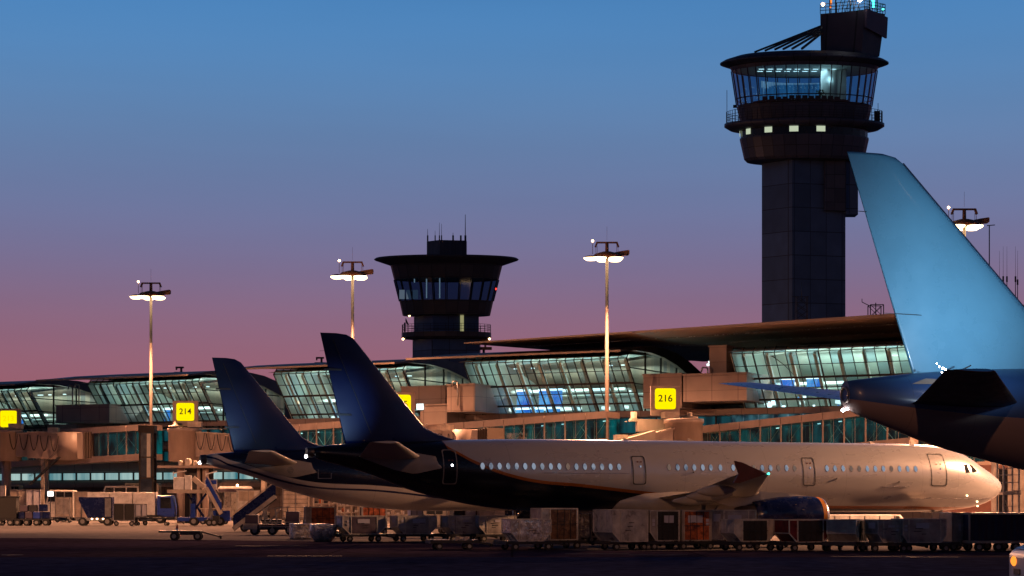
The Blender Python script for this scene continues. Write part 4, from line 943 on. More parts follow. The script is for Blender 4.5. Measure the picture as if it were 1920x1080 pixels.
def mast(px, b_, py, label, power=50000, aims=None, spot=120, wpos=None, z=None, colr=None):
    global proto
    if wpos is None: a = T.a(px, b_); p = T.w(a, b_, 0); z = T.z(a, b_, py)
    else: p = Vector((*wpos, 0))
    t = thing('lamp_mast', label, 'lamp mast', (p.x, p.y, 0), 0, 'tall floodlight masts'); mast_head(t, z)
    for aim, pw in (aims or [((0, -20, 0), power)]):
        q = Vector((aim[0], aim[1], 0)).normalized() * 2.9
        lamp('mast_lamp', 'SPOT', (q.x, q.y, z - .9), pw, colr or SOD, t, aim=aim, size=.6, spot=spot, blend=.6)
    return t
mast(283, 6, 553, 'lamp mast rising from the dark glass lift shaft, leftmost', 150000)
mast(661, 6, 515, 'lamp mast standing just behind the larger dark fin', 150000)
mast(1138, 6, 480, 'lamp mast in front of the glass hall, left of sign 216', 150000)
mast(1808, 6, 420, 'lamp mast half hidden by the pale blue fin', 150000)
mast(0, 0, 0, 'lamp mast standing outside the picture to the right of the silver nose', aims=[((-40, 6, -8), 68000)], spot=90, wpos=(45, 112.5), z=14, colr=(1, .48, .25))
mast(0, 0, 0, 'fill light added on an unseen mast behind the viewer', aims=[((6, 122, -38), 70000)], spot=44, wpos=(3, -25), z=40)  # added fill for the container fronts
mast(0, 0, 0, 'second fill light added on an unseen mast, behind the viewer at left', aims=[((62, 117, -30), 90000)], spot=18, wpos=(-40, -20), z=30)  # added fill for the containers that the wide jet shadows
mast(0, 0, 0, 'lamp mast beyond the silver nose, outside the right edge', aims=[((-34, -14, -19), 230000)], spot=48, wpos=(47, 136), z=20)
mast(0, 0, 0, 'lamp mast behind the viewer, mirrored in the pale fin', 9000, wpos=(94, 18), z=38)
mast(0, 0, 0, 'lamp mast behind the viewer, mirrored in the dark fin', 9000, wpos=(61, 13), z=24)
mast(0, 0, 0, 'lamp mast standing outside the picture to the left', 110000, wpos=(-105, 214), z=29)
mast(0, 0, 0, 'lamp mast standing on the apron outside the left edge', aims=[((75, 55, -22), 95000)], spot=92, wpos=(-72, 150), z=25)
mast(0, 0, 0, 'lamp mast standing on the apron outside the right edge', aims=[((-75, 42, -24), 130000)], spot=58, wpos=(80, 150), z=25)
# far lamp heads peeping over the roofs
def far_mast(px, py, d, s_, label):
    p = P(px, py, d); t = thing('distant_mast', label, 'lamp mast', (p.x, p.y, 0), 0); b = MB(); b.tube((0, 0, 0), (0, 0, p.z), .2, n=6); b.build('pole', mt['dark'], t)
    b = MB(); z = p.z; b.b2((-1.2 * s_, -.3, z), (1.3 * s_, .3, z + .45 * s_)); b.b2((-.9 * s_, -.3, z + 1.3 * s_), (.9 * s_, .3, z + 1.65 * s_)); b.b2((.1, -.2, z), (.4, .2, z + 1.5 * s_)); b.b2((-.9 * s_, -.2, z + .9 * s_), (-.6 * s_, .2, z + 1.5 * s_)); b.build('lamp_head', mt['ringpaint'], t)
    return t
far_mast(907, 656, 300, 1, 'small dark lamp head beside the smaller control tower')
far_mast(337, 701, 300, .7, 'small dark lamp head above the roof left of the dark fins')
far_mast(600, 683, 300, .7, 'small dark lamp head at the edge of the larger dark fin')

# ------------------------------------------------------------------ control towers
mt['clad'] = PANEL('brown_tower_panels', (.070, .074, .105), R(11.25), 1.9, .45, .25, .05, axes='ring')
mt['clad2'] = PANEL('brown_tower_panels_wide', (.10, .064, .05), R(15), 1.9, .45, .3, .04, axes='ring')
mt['shaft'] = PANEL('dark_tower_shaft', (.065, .115, .23), 3.6, 3.3, .4, .2, .035, axes='sum')
mt['ttop'] = PANEL('tower_box_sheet', (.075, .065, .085), .8, 9, .5, .12, .06, axes='sum')
mt['cabglass'] = GL('tower_cab_glass', (.36, .56, .70), 1.5)
mt['cablight'] = E('tower_ceiling_lamp', (.9, 1, .95), 3)
mt['blind'] = EN('glowing_blue_blinds', (.01, .07, .17), (.03, .18, .38), 1.0, (1, 1, .1), 2)  # blinds emit, so their lit look is in the material
mt['yellowwin'] = E('tower_window_glow', (.80, .92, .66), .62)
d1 = 260.0
def Z1(y): return H + (YH - y) / F * d1
K1 = d1 / F
t1 = thing('control_tower', 'tall dark control tower with lit cab and mast box on top', 'control tower', (gx(1508, d1), d1, 0))
def ngon(r, n, rot=0): return [(r * math.cos(2 * math.pi * i / n + rot), r * math.sin(2 * math.pi * i / n + rot)) for i in range(n)]
# rectangular shaft, its corner toward the viewer left of the middle
ex = K1 * 76
cn = [(-ex - .15, 2.0), (-ex * .36, -5.6), (ex, -1.2), (ex * .6, 7.5), (-ex * .75, 8.2)]
b = MB(); b.prism(cn, 0, Z1(296), plane='XY'); b.build('shaft', mt['shaft'], t1)
b = MB(); b.prism([(ex * .45, -4.2), (ex * .98, -3.6), (ex * .98, 1), (ex * .45, 1)], Z1(398), Z1(296), plane='XY'); b.build('brown_rib', mt['clad'], t1)
b = MB(); b.prism([(ex * .99, -2.6), (ex * 1.30, -2.0), (ex * 1.30, 4), (ex * .99, 4)], Z1(404), Z1(296), plane='XY'); b.build('side_box', mt['shaft'], t1)
b = MB(); b.lathe([(0, Z1(306)), (K1 * 108, Z1(304)), (K1 * 113, Z1(299)), (K1 * 121, Z1(263)), (K1 * 121, Z1(260))], n=32, smooth=False); b.build('lower_bowl', mt['clad'], t1)
b = MB(); b.lathe([(K1 * 119, Z1(261)), (K1 * 120, Z1(226))], n=32, smooth=False); b.build('window_ring', M('black_window_band', (.012, .012, .016), .2), t1)
for px in (1400, 1435, 1481, 1531, 1387):
    sn = (px - 1508) / 121; ang = -math.acos(max(-1, min(1, sn))); r = K1 * 120.4; w = .62
    dx, dy = -math.sin(ang), math.cos(ang); cx, cyy = r * math.cos(ang), r * math.sin(ang)
    b = MB(); b.quad((cx - dx * w, cyy - dy * w, Z1(256)), (cx + dx * w, cyy + dy * w, Z1(256)), (cx + dx * w, cyy + dy * w, Z1(245)), (cx - dx * w, cyy - dy * w, Z1(245))); b.v = [(x * 1.004, y * 1.004, z) for x, y, z in b.v]
    b.build('small_window', mt['yellowwin'], t1)
b = MB(); b.lathe([(K1 * 119, Z1(246)), (K1 * 140, Z1(244)), (K1 * 150, Z1(238)), (K1 * 150, Z1(233)), (K1 * 122, Z1(231))], n=48); bal = b.build('balcony', mt['clad'], t1)
b = MB()
for z in (Z1(232) + .35, Z1(232) + .7, Z1(232) + 1.05, Z1(232) + 1.55): b.lathe([(K1 * 146, z), (K1 * 146 + .06, z + .03), (K1 * 146, z + .06)], n=48)
for i in range(72): q = 2 * math.pi * i / 72; b.tube((K1 * 146 * math.cos(q), K1 * 146 * math.sin(q), Z1(233)), (K1 * 146 * math.cos(q), K1 * 146 * math.sin(q), Z1(232) + 1.6), .035, n=4)
b.build('railing', mt['dark'], bal)
b = MB()
for px, h in ((1361, 4.4), (1376, 1.8), (1643, 2.6), (1650, 1.6)): x = (px - 1508) * K1; b.tube((x, -3, Z1(232)), (x, -3, Z1(232) + h), .04, n=5)
b.box(((1376 - 1508) * K1, -3, Z1(203)), (.5, .4, .4)); b.box(((1641 - 1508) * K1, -3.2, Z1(222)), (.8, .6, 1.5)); b.build('balcony_aerial', mt['dark'], t1)
b = MB(); b.lathe([(K1 * 120, Z1(231)), (K1 * 127, Z1(201))], n=32, smooth=False); b.build('parapet', mt['clad'], t1)
n = 40; b = MB(); b.lathe([(K1 * 127, Z1(200)), (K1 * 137, Z1(134))], n=n, smooth=False); b.build('cab_glass', mt['cabglass'], t1)
b = MB()
for i in range(n): q = 2 * math.pi * i / n; b.bar((K1 * 127.3 * math.cos(q), K1 * 127.3 * math.sin(q), Z1(200)), (K1 * 137.3 * math.cos(q), K1 * 137.3 * math.sin(q), Z1(134)), .11)
b.lathe([(K1 * 129, Z1(188)), (K1 * 129.6, Z1(186))], n=n, smooth=False); b.build('cab_mullion', mt['dark'], t1)
b = MB(); b.lathe([(0, Z1(199)), (K1 * 125, Z1(199))], n=32, m=1); b.lathe([(0, Z1(133)), (K1 * 134, Z1(133))], n=32, m=0); b.build('cab_interior', [mt['inner'], mt['floor']], t1)
b = MB()
for i in range(30):
    if 1: a = R(20 + i * 4.7); r = 6.4; b.quad((r * math.cos(a), r * math.sin(a), Z1(198)), (r * math.cos(a + .075), r * math.sin(a + .075), Z1(198)), (r * math.cos(a + .075), r * math.sin(a + .075), Z1(148)), (r * math.cos(a), r * math.sin(a), Z1(148)))
b.build('roller_blind', mt['blind'], t1)
b = MB(); b.tube(((1553 - 1508) * K1, -1.5, Z1(198)), ((1553 - 1508) * K1, -1.5, Z1(133)), 1.15, n=20); b.b2(((1562 - 1508) * K1, -1.8, Z1(198)), ((1585 - 1508) * K1, 0, Z1(133))); b.build('white_column', mt['rib'], t1)
b = MB(); rng = random.Random(2)
for i in range(18):
    x = -6.5 + (i % 9) * 1.25; y = -3 + (i // 9) * 3.2; b.b2((x, y, Z1(134)), (x + .75, y + .12, Z1(134) + .05))
b.build('ceiling_lamp', mt['cablight'], t1)
b = MB(); 
for px in range(1430, 1570, 12): x = (px - 1508) * K1; y = -math.sqrt(max(0, 8.6**2 - x * x)) + .6; b.box((x, y, Z1(194)), (.7, .5, .55 + .4 * rng.random()))
b.lathe([(7.6, Z1(199)), (7.6, Z1(193)), (7.0, Z1(192))], n=24, a0=195, a1=320); b.build('control_desk', mt['dark'], t1)
b = MB()
for i in range(70): q = Vector((rng.gauss(0, 1), rng.gauss(0, 1), rng.gauss(0, 1))).normalized() * rng.random() * .8; c_ = Vector(((1533 - 1508) * K1, -5.5, Z1(184))) + q; b.add([c_, c_ + Vector((.22, rng.gauss(0, .1), .1)), c_ + Vector((.05, .1, .28))], [(0, 1, 2)])
b.build('indoor_plant', M('plant_leaves', (.05, .16, .08), .5), t1)
lamp('cab_lamp', 'AREA', (.5, -1.5, Z1(135)), 300, (.85, 1, 1), t1, aim=(0, -1.5, 0), size=9, sy=5)
lamp('column_lamp', 'POINT', ((1553 - 1508) * K1, -3.4, Z1(152)), 22, (.8, 1, 1), t1, size=.2)
b = MB(); b.lathe([(K1 * 136, Z1(134)), (K1 * 139, Z1(127)), (K1 * 154, Z1(122)), (K1 * 158, Z1(120.5)), (K1 * 158, Z1(118.5)), (K1 * 150, Z1(114)), (K1 * 128, Z1(107)), (K1 * 100, Z1(104)), (0, Z1(103))], n=64, smooth=False); b.build('roof_disc', mt['clad'], t1)
# box on the roof
bx = [((1538 - 1508) * K1, 0), ((1616 - 1508) * K1, -4.6), ((1660 - 1508) * K1, .2), ((1590 - 1508) * K1, 6)]
bx0 = [((1539 - 1508) * K1, 0), ((1611 - 1508) * K1, -4.2), ((1649 - 1508) * K1, .2), ((1590 - 1508) * K1, 5.5)]
b = MB(); za, zb_ = Z1(106), Z1(26); b.add([(x, y, za) for x, y in bx0] + [(x, y, zb_) for x, y in bx], [(0, 1, 5, 4), (1, 2, 6, 5), (2, 3, 7, 6), (3, 0, 4, 7), (4, 5, 6, 7)]); rbx = b.build('roof_box', mt['ttop'], t1)
b = MB(); q1, q2 = Vector((*bx[1], 0)), Vector((*bx[2], 0)); o_ = Vector((.35, -.4, 0))
b.add([(*(q1 + o_).xy, Z1(23)), (*(q2 + o_).xy, Z1(33)), (*(q2 + o_ * .6).xy, Z1(72)), (*(q1 + o_ * .6).xy, Z1(58)), (*(q1).xy, Z1(23)), (*(q2).xy, Z1(33)), (*(q2).xy, Z1(72)), (*(q1).xy, Z1(58))], [(0, 1, 2, 3), (4, 0, 3, 7), (1, 5, 6, 2), (3, 2, 6, 7), (0, 4, 5, 1)]); b.build('box_panel', M('mauve_panel', (.13, .10, .14), .5, 0, .15), rbx)
b = MB()
for (x0, y0), (x1, y1) in zip(bx[:3], bx[1:]):
    for k in range(9):
        x, y = x0 + (x1 - x0) * k / 8, y0 + (y1 - y0) * k / 8; b.tube((x, y, zb_), (x, y, zb_ + 1.35), .045, n=4)
    for h in (.45, .9, 1.35): b.tube((x0, y0, zb_ + h), (x1, y1, zb_ + h), .045, n=4)
b.build('roof_railing', mt['dark'], rbx)
b = MB()
for px, y, h in ((1556, 0, 4.5), (1568, 1, 3.5), (1592, -2, 4), (1630, 0, 4.6), (1645, .5, 2)): b.tube(((px - 1508) * K1, y, zb_), ((px - 1508) * K1, y, zb_ + h), .1, n=6)
for i in range(6): b.bar(((1570 + i * 7 - 1508) * K1, -1.5, zb_ + .1), ((1578 + i * 7 - 1508) * K1, -.5, zb_ + 2.2), .07)
b.bar(((1568 - 1508) * K1, -1, zb_ + 2.1), ((1632 - 1508) * K1, -1, zb_ + 2.1), .1); b.build('aerial_frame', mt['dark'], rbx)
for px, py, r, m_ in ((1607, 6, .34, 'whitelamp'), (1542.5, 9, .26, 'bulb'), (1557, 14, .16, 'orange_l'), (1655, 18, .14, 'green_l')):
    b = MB().lathe([(0, -r), (r * .8, -r * .55), (r, 0), (r * .8, r * .55), (0, r)], ((px - 1508) * K1, -4.8 if px == 1607 else -.6, Z1(py)), 10); b.build('obstruction_light', mt[m_], t1)
b = MB(); b.tube(((1636 - 1508) * K1, -1.0, zb_ + .8), ((1636 - 1508) * K1, -1.0, zb_ + 4), .16, n=8); b.build('green_tube_light', mt['green_l'], t1)
b = MB(); b.tube(((1557.5 - 1508) * K1, -1.0, zb_ + 1.2), ((1557.5 - 1508) * K1, -1.0, zb_ + 4), .10, n=8); b.build('red_tube_light', mt['orange_l'], t1)
lamp('green_glow', 'POINT', ((1640 - 1508) * K1, -1.2, zb_ + 1.5), 60, (.05, 1, .7), t1, size=.1); lamp('beacon_glow', 'POINT', ((1600 - 1508) * K1, -2.8, zb_ + 1.7), 60, (1, .85, .7), t1, size=.1)
b = MB()
for px, y, y2 in ((1412, -4, 49), (1430, -6, 50), (1447, -7.5, 52), (1462, -8, 56), (1478, -8.5, 60), (1496, -8.5, 63)):
    b.bar(((px - 1508) * K1, y, Z1(103)), ((1540 - 1508) * K1, y * .12, Z1(y2)), .26)
b.build('stay', mt['dark'], t1)

d2 = 300.0; K2 = d2 / F
def Z2(y): return H + (YH - y) / F * d2
t2 = thing('control_tower', 'smaller dark control tower with wide flared roof, left of the middle', 'control tower', (gx(837, d2), d2, 0))
e2 = K2 * 64
b = MB(); b.prism([(-e2, 2), (-e2 * .40, -5.0), (e2 * .98, -2.4), (e2, 3), (-e2 * .5, 6)], 0, Z2(636), plane='XY'); b.build('shaft', mt['shaft'], t2)
b = MB(); b.prism([(-e2 * .96, 2), (-e2 * .38, -4.8), (e2 * .95, -2.2), (e2 * .95, 3), (-e2 * .5, 6)], Z2(637), Z2(590), plane='XY'); b.build('neck', mt['shaft'], t2)
b = MB(); b.lathe([(K2 * 60, Z2(637)), (K2 * 80, Z2(636)), (K2 * 84, Z2(633)), (K2 * 84, Z2(624)), (K2 * 62, Z2(623))], n=24, smooth=False); bal = b.build('balcony', mt['clad2'], t2)
b = MB()
for z in (.45, .85, 1.25): b.lathe([(K2 * 83, Z2(624) + z), (K2 * 83 + .06, Z2(624) + z + .03), (K2 * 83, Z2(624) + z + .06)], n=24)
for i in range(36): q = 2 * math.pi * i / 36; b.tube((K2 * 83 * math.cos(q), K2 * 83 * math.sin(q), Z2(625)), (K2 * 83 * math.cos(q), K2 * 83 * math.sin(q), Z2(624) + 1.3), .035, n=4)
b.build('railing', mt['dark'], bal)
b = MB(); b.lathe([(0, Z2(594)), (K2 * 82, Z2(592)), (K2 * 88, Z2(565))], n=24, smooth=False); b.build('cab_base', mt['clad2'], t2)
b = MB(); b.lathe([(K2 * 88, Z2(565)), (K2 * 98, Z2(525))], n=24, smooth=False); b.build('cab_glass', GL('dark_cab_glass', (.22, .30, .42), 1.5), t2)
b = MB()
for i in range(24): q = 2 * math.pi * i / 24; b.bar((K2 * 88.4 * math.cos(q), K2 * 88.4 * math.sin(q), Z2(565)), (K2 * 98.4 * math.cos(q), K2 * 98.4 * math.sin(q), Z2(525)), .16)
b.build('cab_mullion', mt['dark'], t2)
b = MB(); b.lathe([(K2 * 98, Z2(525)), (K2 * 105, Z2(498))], n=24, smooth=False); b.build('cab_band', mt['clad2'], t2)
b = MB(); b.lathe([(K2 * 100, Z2(500)), (K2 * 134, Z2(488.5)), (K2 * 136, Z2(486.5)), (K2 * 132, Z2(484)), (K2 * 60, Z2(481)), (0, Z2(480))], n=48); b.build('flared_roof', M('tower_roof_sheet', (.09, .06, .05), .5), t2)
b = MB(); b.prism([(K2 * -37, 1), (K2 * -12, -3.2), (K2 * 38, -1.6), (K2 * 38, 3), (K2 * -20, 4)], Z2(483), Z2(452), plane='XY'); b.build('roof_box', mt['ttop'], t2)
for px, y0, r in ((802, 430, .05), (816, 433, .04), (824, 418, .04), (828, 420, .04), (849.5, 437, .06), (864, 444, .06), (872.5, 403, .07)):
    b = MB(); x = (px - 837) * K2; b.tube((x, -1, Z2(453)), (x, -1, Z2(y0)), r * 1.3, r * .6, n=5); b.tube((x, -1, Z2(453)), (x, -1, Z2(442)), r * 2.6, n=5); b.build('whip_aerial', mt['dark'], t2)
b = MB(); b.lathe([(0, Z2(566)), (K2 * 86, Z2(566))], n=24); b.lathe([(0, Z2(524)), (K2 * 95, Z2(524))], n=24); b.build('cab_interior', mt['floor'], t2)
b = MB()
for px in (755, 768, 780): x = (px - 837) * K2; b.b2((x - .42, -4.6 , Z2(563)), (x + .42, -4.4, Z2(546)))
b.build('lit_counter', E('glowing_blue_counter', (.35, .48, .65), .22), t2)  # counter glows by emission to look lit
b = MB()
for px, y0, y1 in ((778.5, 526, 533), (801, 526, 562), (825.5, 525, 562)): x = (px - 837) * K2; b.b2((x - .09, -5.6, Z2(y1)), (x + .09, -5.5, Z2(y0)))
b.build('glass_reflection', E('reflected_strip', (.8, .9, .9), .6), t2)  # glowing strips stand in for reflections in the cab glass
b = MB(); b.b2(((864 - 837) * K2 - .05, -3.6, Z2(624)), ((870 - 837) * K2, -3.2, Z2(593))); b.build('lit_doorway', E('doorway_glow', (.75, .72, .35), .38), t2)
for px, py, m_ in ((929.5, 542, 'red_l'), (768, 592, 'bulb'), (917.5, 635.5, 'bulb'), (756, 636, 'bulb')):
    r = .2; b = MB().lathe([(0, -r), (r, 0), (0, r)], ((px - 837) * K2, -.9, Z2(py)), 8); b.build('obstruction_light', mt[m_], t2)
x = (760 - 837) * K2; t = thing('balcony_dish', 'tilted dish aerial on a post on the smaller tower balcony', 'aerial', (gx(760, d2), d2 - 1.5, Z2(624)))
b = MB(); b.tube((0, 0, 0), (0, 0, 1.5), .14, n=8); b.build('post', mt['dark'], t)
b = MB(); b.lathe([(0, -.1), (.3, -.04), (.55, .16), (.56, .2), (.2, .02)], n=16); b.v = [tuple(Matrix.Rotation(R(62), 3, 'Y') @ Vector(v)) for v in b.v]; b.v = [(v[0] + .25, v[1], v[2] * 1.2 + 1.55) for v in b.v]; b.build('dish', mt['dark'], t)

# roof aerials and weather frame
for i, (px, y0, y1) in enumerate(((1874, 470, 610), (1881, 462, 610), (1888, 462, 610), (1904, 462, 610), (1908, 470, 610))):
    d = 235; p = P(px, y1, d); t = thing('whip_aerial', ['slim whip aerial, leftmost of the five right of the pale fin', 'second whip aerial from the left, right of the pale fin', 'middle whip aerial of the five right of the pale fin', 'fourth whip aerial from the left, right of the pale fin', 'rightmost whip aerial of the five right of the pale fin'][i], 'aerial', (p.x, d, 20), 0, 'whip aerials on the roof at the right')
    b = MB(); zt_ = P(px, y0, d).z - 20; b.tube((0, 0, 0), (0, 0, zt_ * .70), .07, .05, n=6); b.tube((0, 0, zt_ * .69), (0, 0, zt_ * .74), .11, n=6); b.tube((0, 0, zt_ * .7), (0, 0, zt_), .025, .012, n=5); b.build('rod', mt['dark'], t)
p = P(1855, 610, 235); t = thing('yagi_mast', 'thin pole with short crossbar aerial right of the pale fin', 'aerial', (p.x, 235, 20)); b = MB(); zt_ = P(1855, 423, 235).z - 20; b.tube((0, 0, 0), (0, 0, zt_), .07, n=6); b.build('pole', mt['dark'], t); b = MB(); b.bar((-.3, 0, zt_), (.7, 0, zt_ + .08), .10); b.build('crossbar', mt['dark'], t)
d = 222; p = P(1642, 596, d); t = thing('wind_station', 'small lattice frame with wind arm on the terminal roof', 'lattice frame', (p.x, d, p.z)); b = MB(); w, h = .78, 1.5
for x in (-w, w):
    for y in (-w, w): b.bar((x, y, -.6), (x, y, h), .10)
for y in (-w, w): b.bar((-w, y, 0), (w, y, h), .06); b.bar((w, y, 0), (-w, y, h), .06); b.bar((-w, y, h), (w, y, h), .09)
b.bar((0, 0, -.6), (0, 0, h + .3), .10); b.build('lattice', mt['dark'], t); b = MB(); b.bar((-w, -w, h - .2), (-w - 1.0, -w, h + .3), .08); b.bar((-w - 1.0, -w, h + .3), (-w - 1.0, -w, h + .7), .07); b.build('wind_arm', mt['dark'], t)
p = P(1503, 604, 228); t = thing('lattice_mast', 'dark lattice mast against the foot of the tall control tower', 'lattice mast', (p.x, 228, p.z - .5)); b = MB()
for x in (-.65, .65):
    for y in (-.5, .5): b.bar((x, y, 0), (x, y, 3.6), .10)
for k in range(4):
    for y in (-.5, .5): b.bar((-.65, y, k * .9), (.65, y, k * .9 + .9), .06); b.bar((.65, y, k * .9), (-.65, y, k * .9 + .9), .06)
b.build('lattice', mt['dark'], t); b = MB(); b.tube((0, 0, 3), (0, 0, 5.4), .05, n=5); b.bar((-1.2, 0, 3.6), (.9, 0, 3.6), .07); b.build('spike', mt['dark'], t)

# both towers are oval in plan: broad toward the apron, shallow behind
t1.scale = (1, .42, 1); t2.scale = (1, .42, 1)

# ------------------------------------------------------------------ ground equipment
def wheel(parent, x, y, r, w=.18, name='wheel'):
    b = MB(); b.tube((x, y - w / 2, r), (x, y + w / 2, r), r, n=18); o = b.build(name, mt['black'], parent); b = MB(); b.tube((x, y - w / 2 - .012, r), (x, y + w / 2 + .012, r), r * .52, n=12); b.build('hub', mt['hub'], o); return o
def make_dolly(label, loc, rz, L=2.7, W=1.7, deck=.46, group='container dollies', hub=True):
    t = thing('container_dolly', label, 'dolly', loc, rz, group); b = MB(); rng = random.Random(str(loc))
    for y in (-W / 2, 0, W / 2): b.b2((-L / 2, y - .05, deck - .14), (L / 2, y + .05, deck))
    for i in range(6): x = -L / 2 + .08 + (L - .16) * i / 5; b.tube((x, -W / 2, deck - .03), (x, W / 2, deck - .03), .05, n=8)
    for x in (-L / 2, L / 2): b.b2((x - .06, -W / 2 - .06, deck - .16), (x + .06, W / 2 + .06, deck + .04))
    b.build('deck', mt['dark'], t)
    b = MB(); b.bar((L / 2, 0, deck - .1), (L / 2 + .85, 0, .24), .09); b.tube((L / 2 + .85, 0, .16), (L / 2 + .85, 0, .32), .09, n=8); b.build('drawbar', mt['dark'], t)
    for x in (-L * .32, L * .32):
        for y in (-W / 2 + .12, W / 2 - .12): wheel(t, x, y, .19, .14)
    return t
def box_poly(kind):
    if kind == 'half': return 1.60, [(-.78, 0), (.78, 0), (.78, 1.60), (-1.20, 1.60), (-1.20, .48)]
    if kind == 'halfr': return 1.60, [(-.78, 0), (.78, 0), (1.20, .48), (1.20, 1.60), (-.78, 1.60)]
    if kind == 'both': return 1.14, [(-.78, 0), (.78, 0), (1.22, .46), (1.22, 1.14), (-1.22, 1.14), (-1.22, .46)]
    if kind == 'wide': return 1.52, [(-1.25, 0), (1.25, 0), (1.62, .5), (1.62, 1.52), (-1.62, 1.52), (-1.62, .5)]
    return 1.6, [(-.8, 0), (.8, 0), (.8, 1.6), (-.8, 1.6)]
def make_uld(label, loc, rz, kind='both', body='alu', door='alu2', frame='edge', D=1.5, s=1., placard=None, sx=1., door_span=(-.74, .74), group='air freight containers'):
    h, poly = box_poly(kind); poly = [(x * s * sx, z * s) for x, z in poly]; h *= s
    t = thing('freight_container', label, 'container', loc, rz, group)
    b = MB(); b.prism(poly, -D / 2, D / 2)
    for k in range(4): yy = -D / 2 + D * (k + .5) / 4; xl = min(p[0] for p in poly) - .004; b.bar((xl, yy, h * .45), (xl, yy, h * .97), .03)
    b.build('shell', mt[body], t)
    x0, x1 = door_span[0] * s * sx, door_span[1] * s * sx
    b = MB(); rng = random.Random(label); nx, nz = 10, 8; g = {}
    for i in range(nx + 1):
        for j in range(nz + 1): g[i, j] = (x0 + (x1 - x0) * i / nx, -D / 2 - .012 - (rng.random() * .035 if 0 < i < nx and 0 < j < nz else 0), .06 + (h - .12) * j / nz)
    for i in range(nx):
        for j in range(nz): b.quad(g[i, j], g[i + 1, j], g[i + 1, j + 1], g[i, j + 1])
    b.sm = [True] * len(b.f); b.build('door_curtain', mt[door], t)
    b = MB(); q = poly + poly[:1]
    for y in (-D / 2 - .01, D / 2 + .01):
        for p, r_ in zip(q, q[1:]): b.bar((p[0], y, p[1]), (r_[0], y, r_[1]), .055)
    for p in poly: b.bar((p[0], -D / 2, p[1]), (p[0], D / 2, p[1]), .05)
    for x in (x0, x1): b.bar((x, -D / 2 - .02, .03), (x, -D / 2 - .02, h - .03), .06)
    b.build('edge_frame', mt[frame], t)
    b = MB(); w = rng.uniform(.28, .5) * s; z = h * .72; cx = (x0 + x1) / 2 + rng.uniform(-.2, .2)
    if placard != 'none':
        pw, ph = (w * 1.9, h * .24) if placard == 'big' else (w, h * .10)
        b.b2((cx - pw / 2, -D / 2 - .065, z - ph / 2), (cx + pw / 2, -D / 2 - .05, z + ph / 2)); b.build('placard', mt['lav'], t); b = MB(); b.b2((-poly[0][0] * 0 + min(p[0] for p in poly) - .022, -.45, h * .62), (min(p[0] for p in poly) - .012, .35, h * .88))
        b.build('side_placard', mt['lav'], t)
        for k in range(2): b = MB(); xx = x0 - .22 * s if x0 - .3 * s > min(p[0] for p in poly) else x1 - .15; b.b2((xx - .08, -D / 2 - .065, h * .5 + k * .2), (xx + .08, -D / 2 - .05, h * .6 + k * .2)); b.build('sticker', mt['lav'], t)
    if door in ('net', 'brown', 'orange'):   # netting straps
        b = MB()
        for k in range(1, 4): xx = x0 + (x1 - x0) * k / 4; b.bar((xx, -D / 2 - .058, .05), (xx + rng.uniform(-.06, .06), -D / 2 - .058, h - .05), .03)
        zz = h * .5; b.bar((x0, -D / 2 - .058, zz), (x1, -D / 2 - .058, zz + rng.uniform(-.04, .04)), .03); b.build('strap_net', mt['dark'], t)
    # stencilled dashes of worn lettering, only as bars
    b = MB()
    for k in range(3):
        xx = cx + rng.uniform(-.3, .3); b.b2((xx - .22, -D / 2 - .07, h * (.35 + .12 * k)), (xx + .22 * rng.random(), -D / 2 - .055, h * (.35 + .12 * k) + .035))
    b.build('rivet_strip', mt['dark'], t)
    return t
def ground(px, y): d = gd(y); return Vector((gx(px, d), d, 0))
def uld_on_dolly(pxc, y, rz, label, dlabel=None, deck=.46, **k):
    p = ground(pxc, y); kind = k.get('kind', 'both')
    if dlabel: make_dolly(dlabel, p, rz, L=2.9 if kind == 'both' else (3.6 if kind == 'wide' else 2.5))
    return make_uld(label, p + Vector((0, 0, deck + .01)), rz, **k)
A = R(22)
# --- front row, left to right
uld_on_dolly(987, 1031, A, 'bright foil wrapped container with slanted lower corners, below the black belly', 'dolly under the bright foil wrapped container', D=1.3, kind='both', body='foil', door='foil', frame='edge', placard='none', sx=.92)
uld_on_dolly(1046, 1028.5, A, 'tall container with brown mottled netting, right of the bright foil one', 'dolly under the brown netted container', kind='half', body='alu', door='brown', placard='none', s=1.06)
uld_on_dolly(1170, 1031, A, 'large dented grey container with dark sloping underside, between brown netting and dark grey one', 'dolly with pale hubs under the large dented grey container', kind='half', body='alu', door='alu', placard='none', D=2.4, s=1.02)
uld_on_dolly(1240, 1030.5, A, 'dark grey container with lavender top panel, left of the orange netted one', 'dolly left of the orange netted container', kind='half', body='alu2', door='net', placard='big', sx=.86)
uld_on_dolly(1294, 1030, A, 'container with glowing orange netting in the front row', 'dolly with pale hubs under the orange netted container', kind='box', body='alu2', door='orange', frame='cream', placard='big', sx=1.05, door_span=(-.72, .72))
uld_on_dolly(1368, 1028, A, 'grey container with lavender panel, right behind the orange netted one', 'dolly under the grey container right of the orange netted one', kind='halfr', body='alu2', door='alu2', placard='big')
uld_on_dolly(1402, 1032, A, 'low container with black mesh front and open left bay, left of the engine', 'dolly under the low black mesh container', kind='both', body='alu', door='net', placard='none')
uld_on_dolly(1505, 1033, A, 'low container with red frame and black front, right below the engine', 'dolly under the red framed container', kind='both', body='red', door='net', frame='edge', placard='none', sx=1.02)
uld_on_dolly(1590, 1033, R(62), 'low container seen end on with pale posts, right of the red framed one', 'dolly under the end on container', kind='both', body='alu2', door='net', placard='none', sx=.9)
uld_on_dolly(1722, 1034, R(12), 'wide grey tarpaulin container with slanted corners, under the silver nose', 'long dolly under the wide tarpaulin container', kind='wide', body='alu2', door='alu2', placard='big', sx=.92, s=.78, door_span=(-1.2, 1.2))
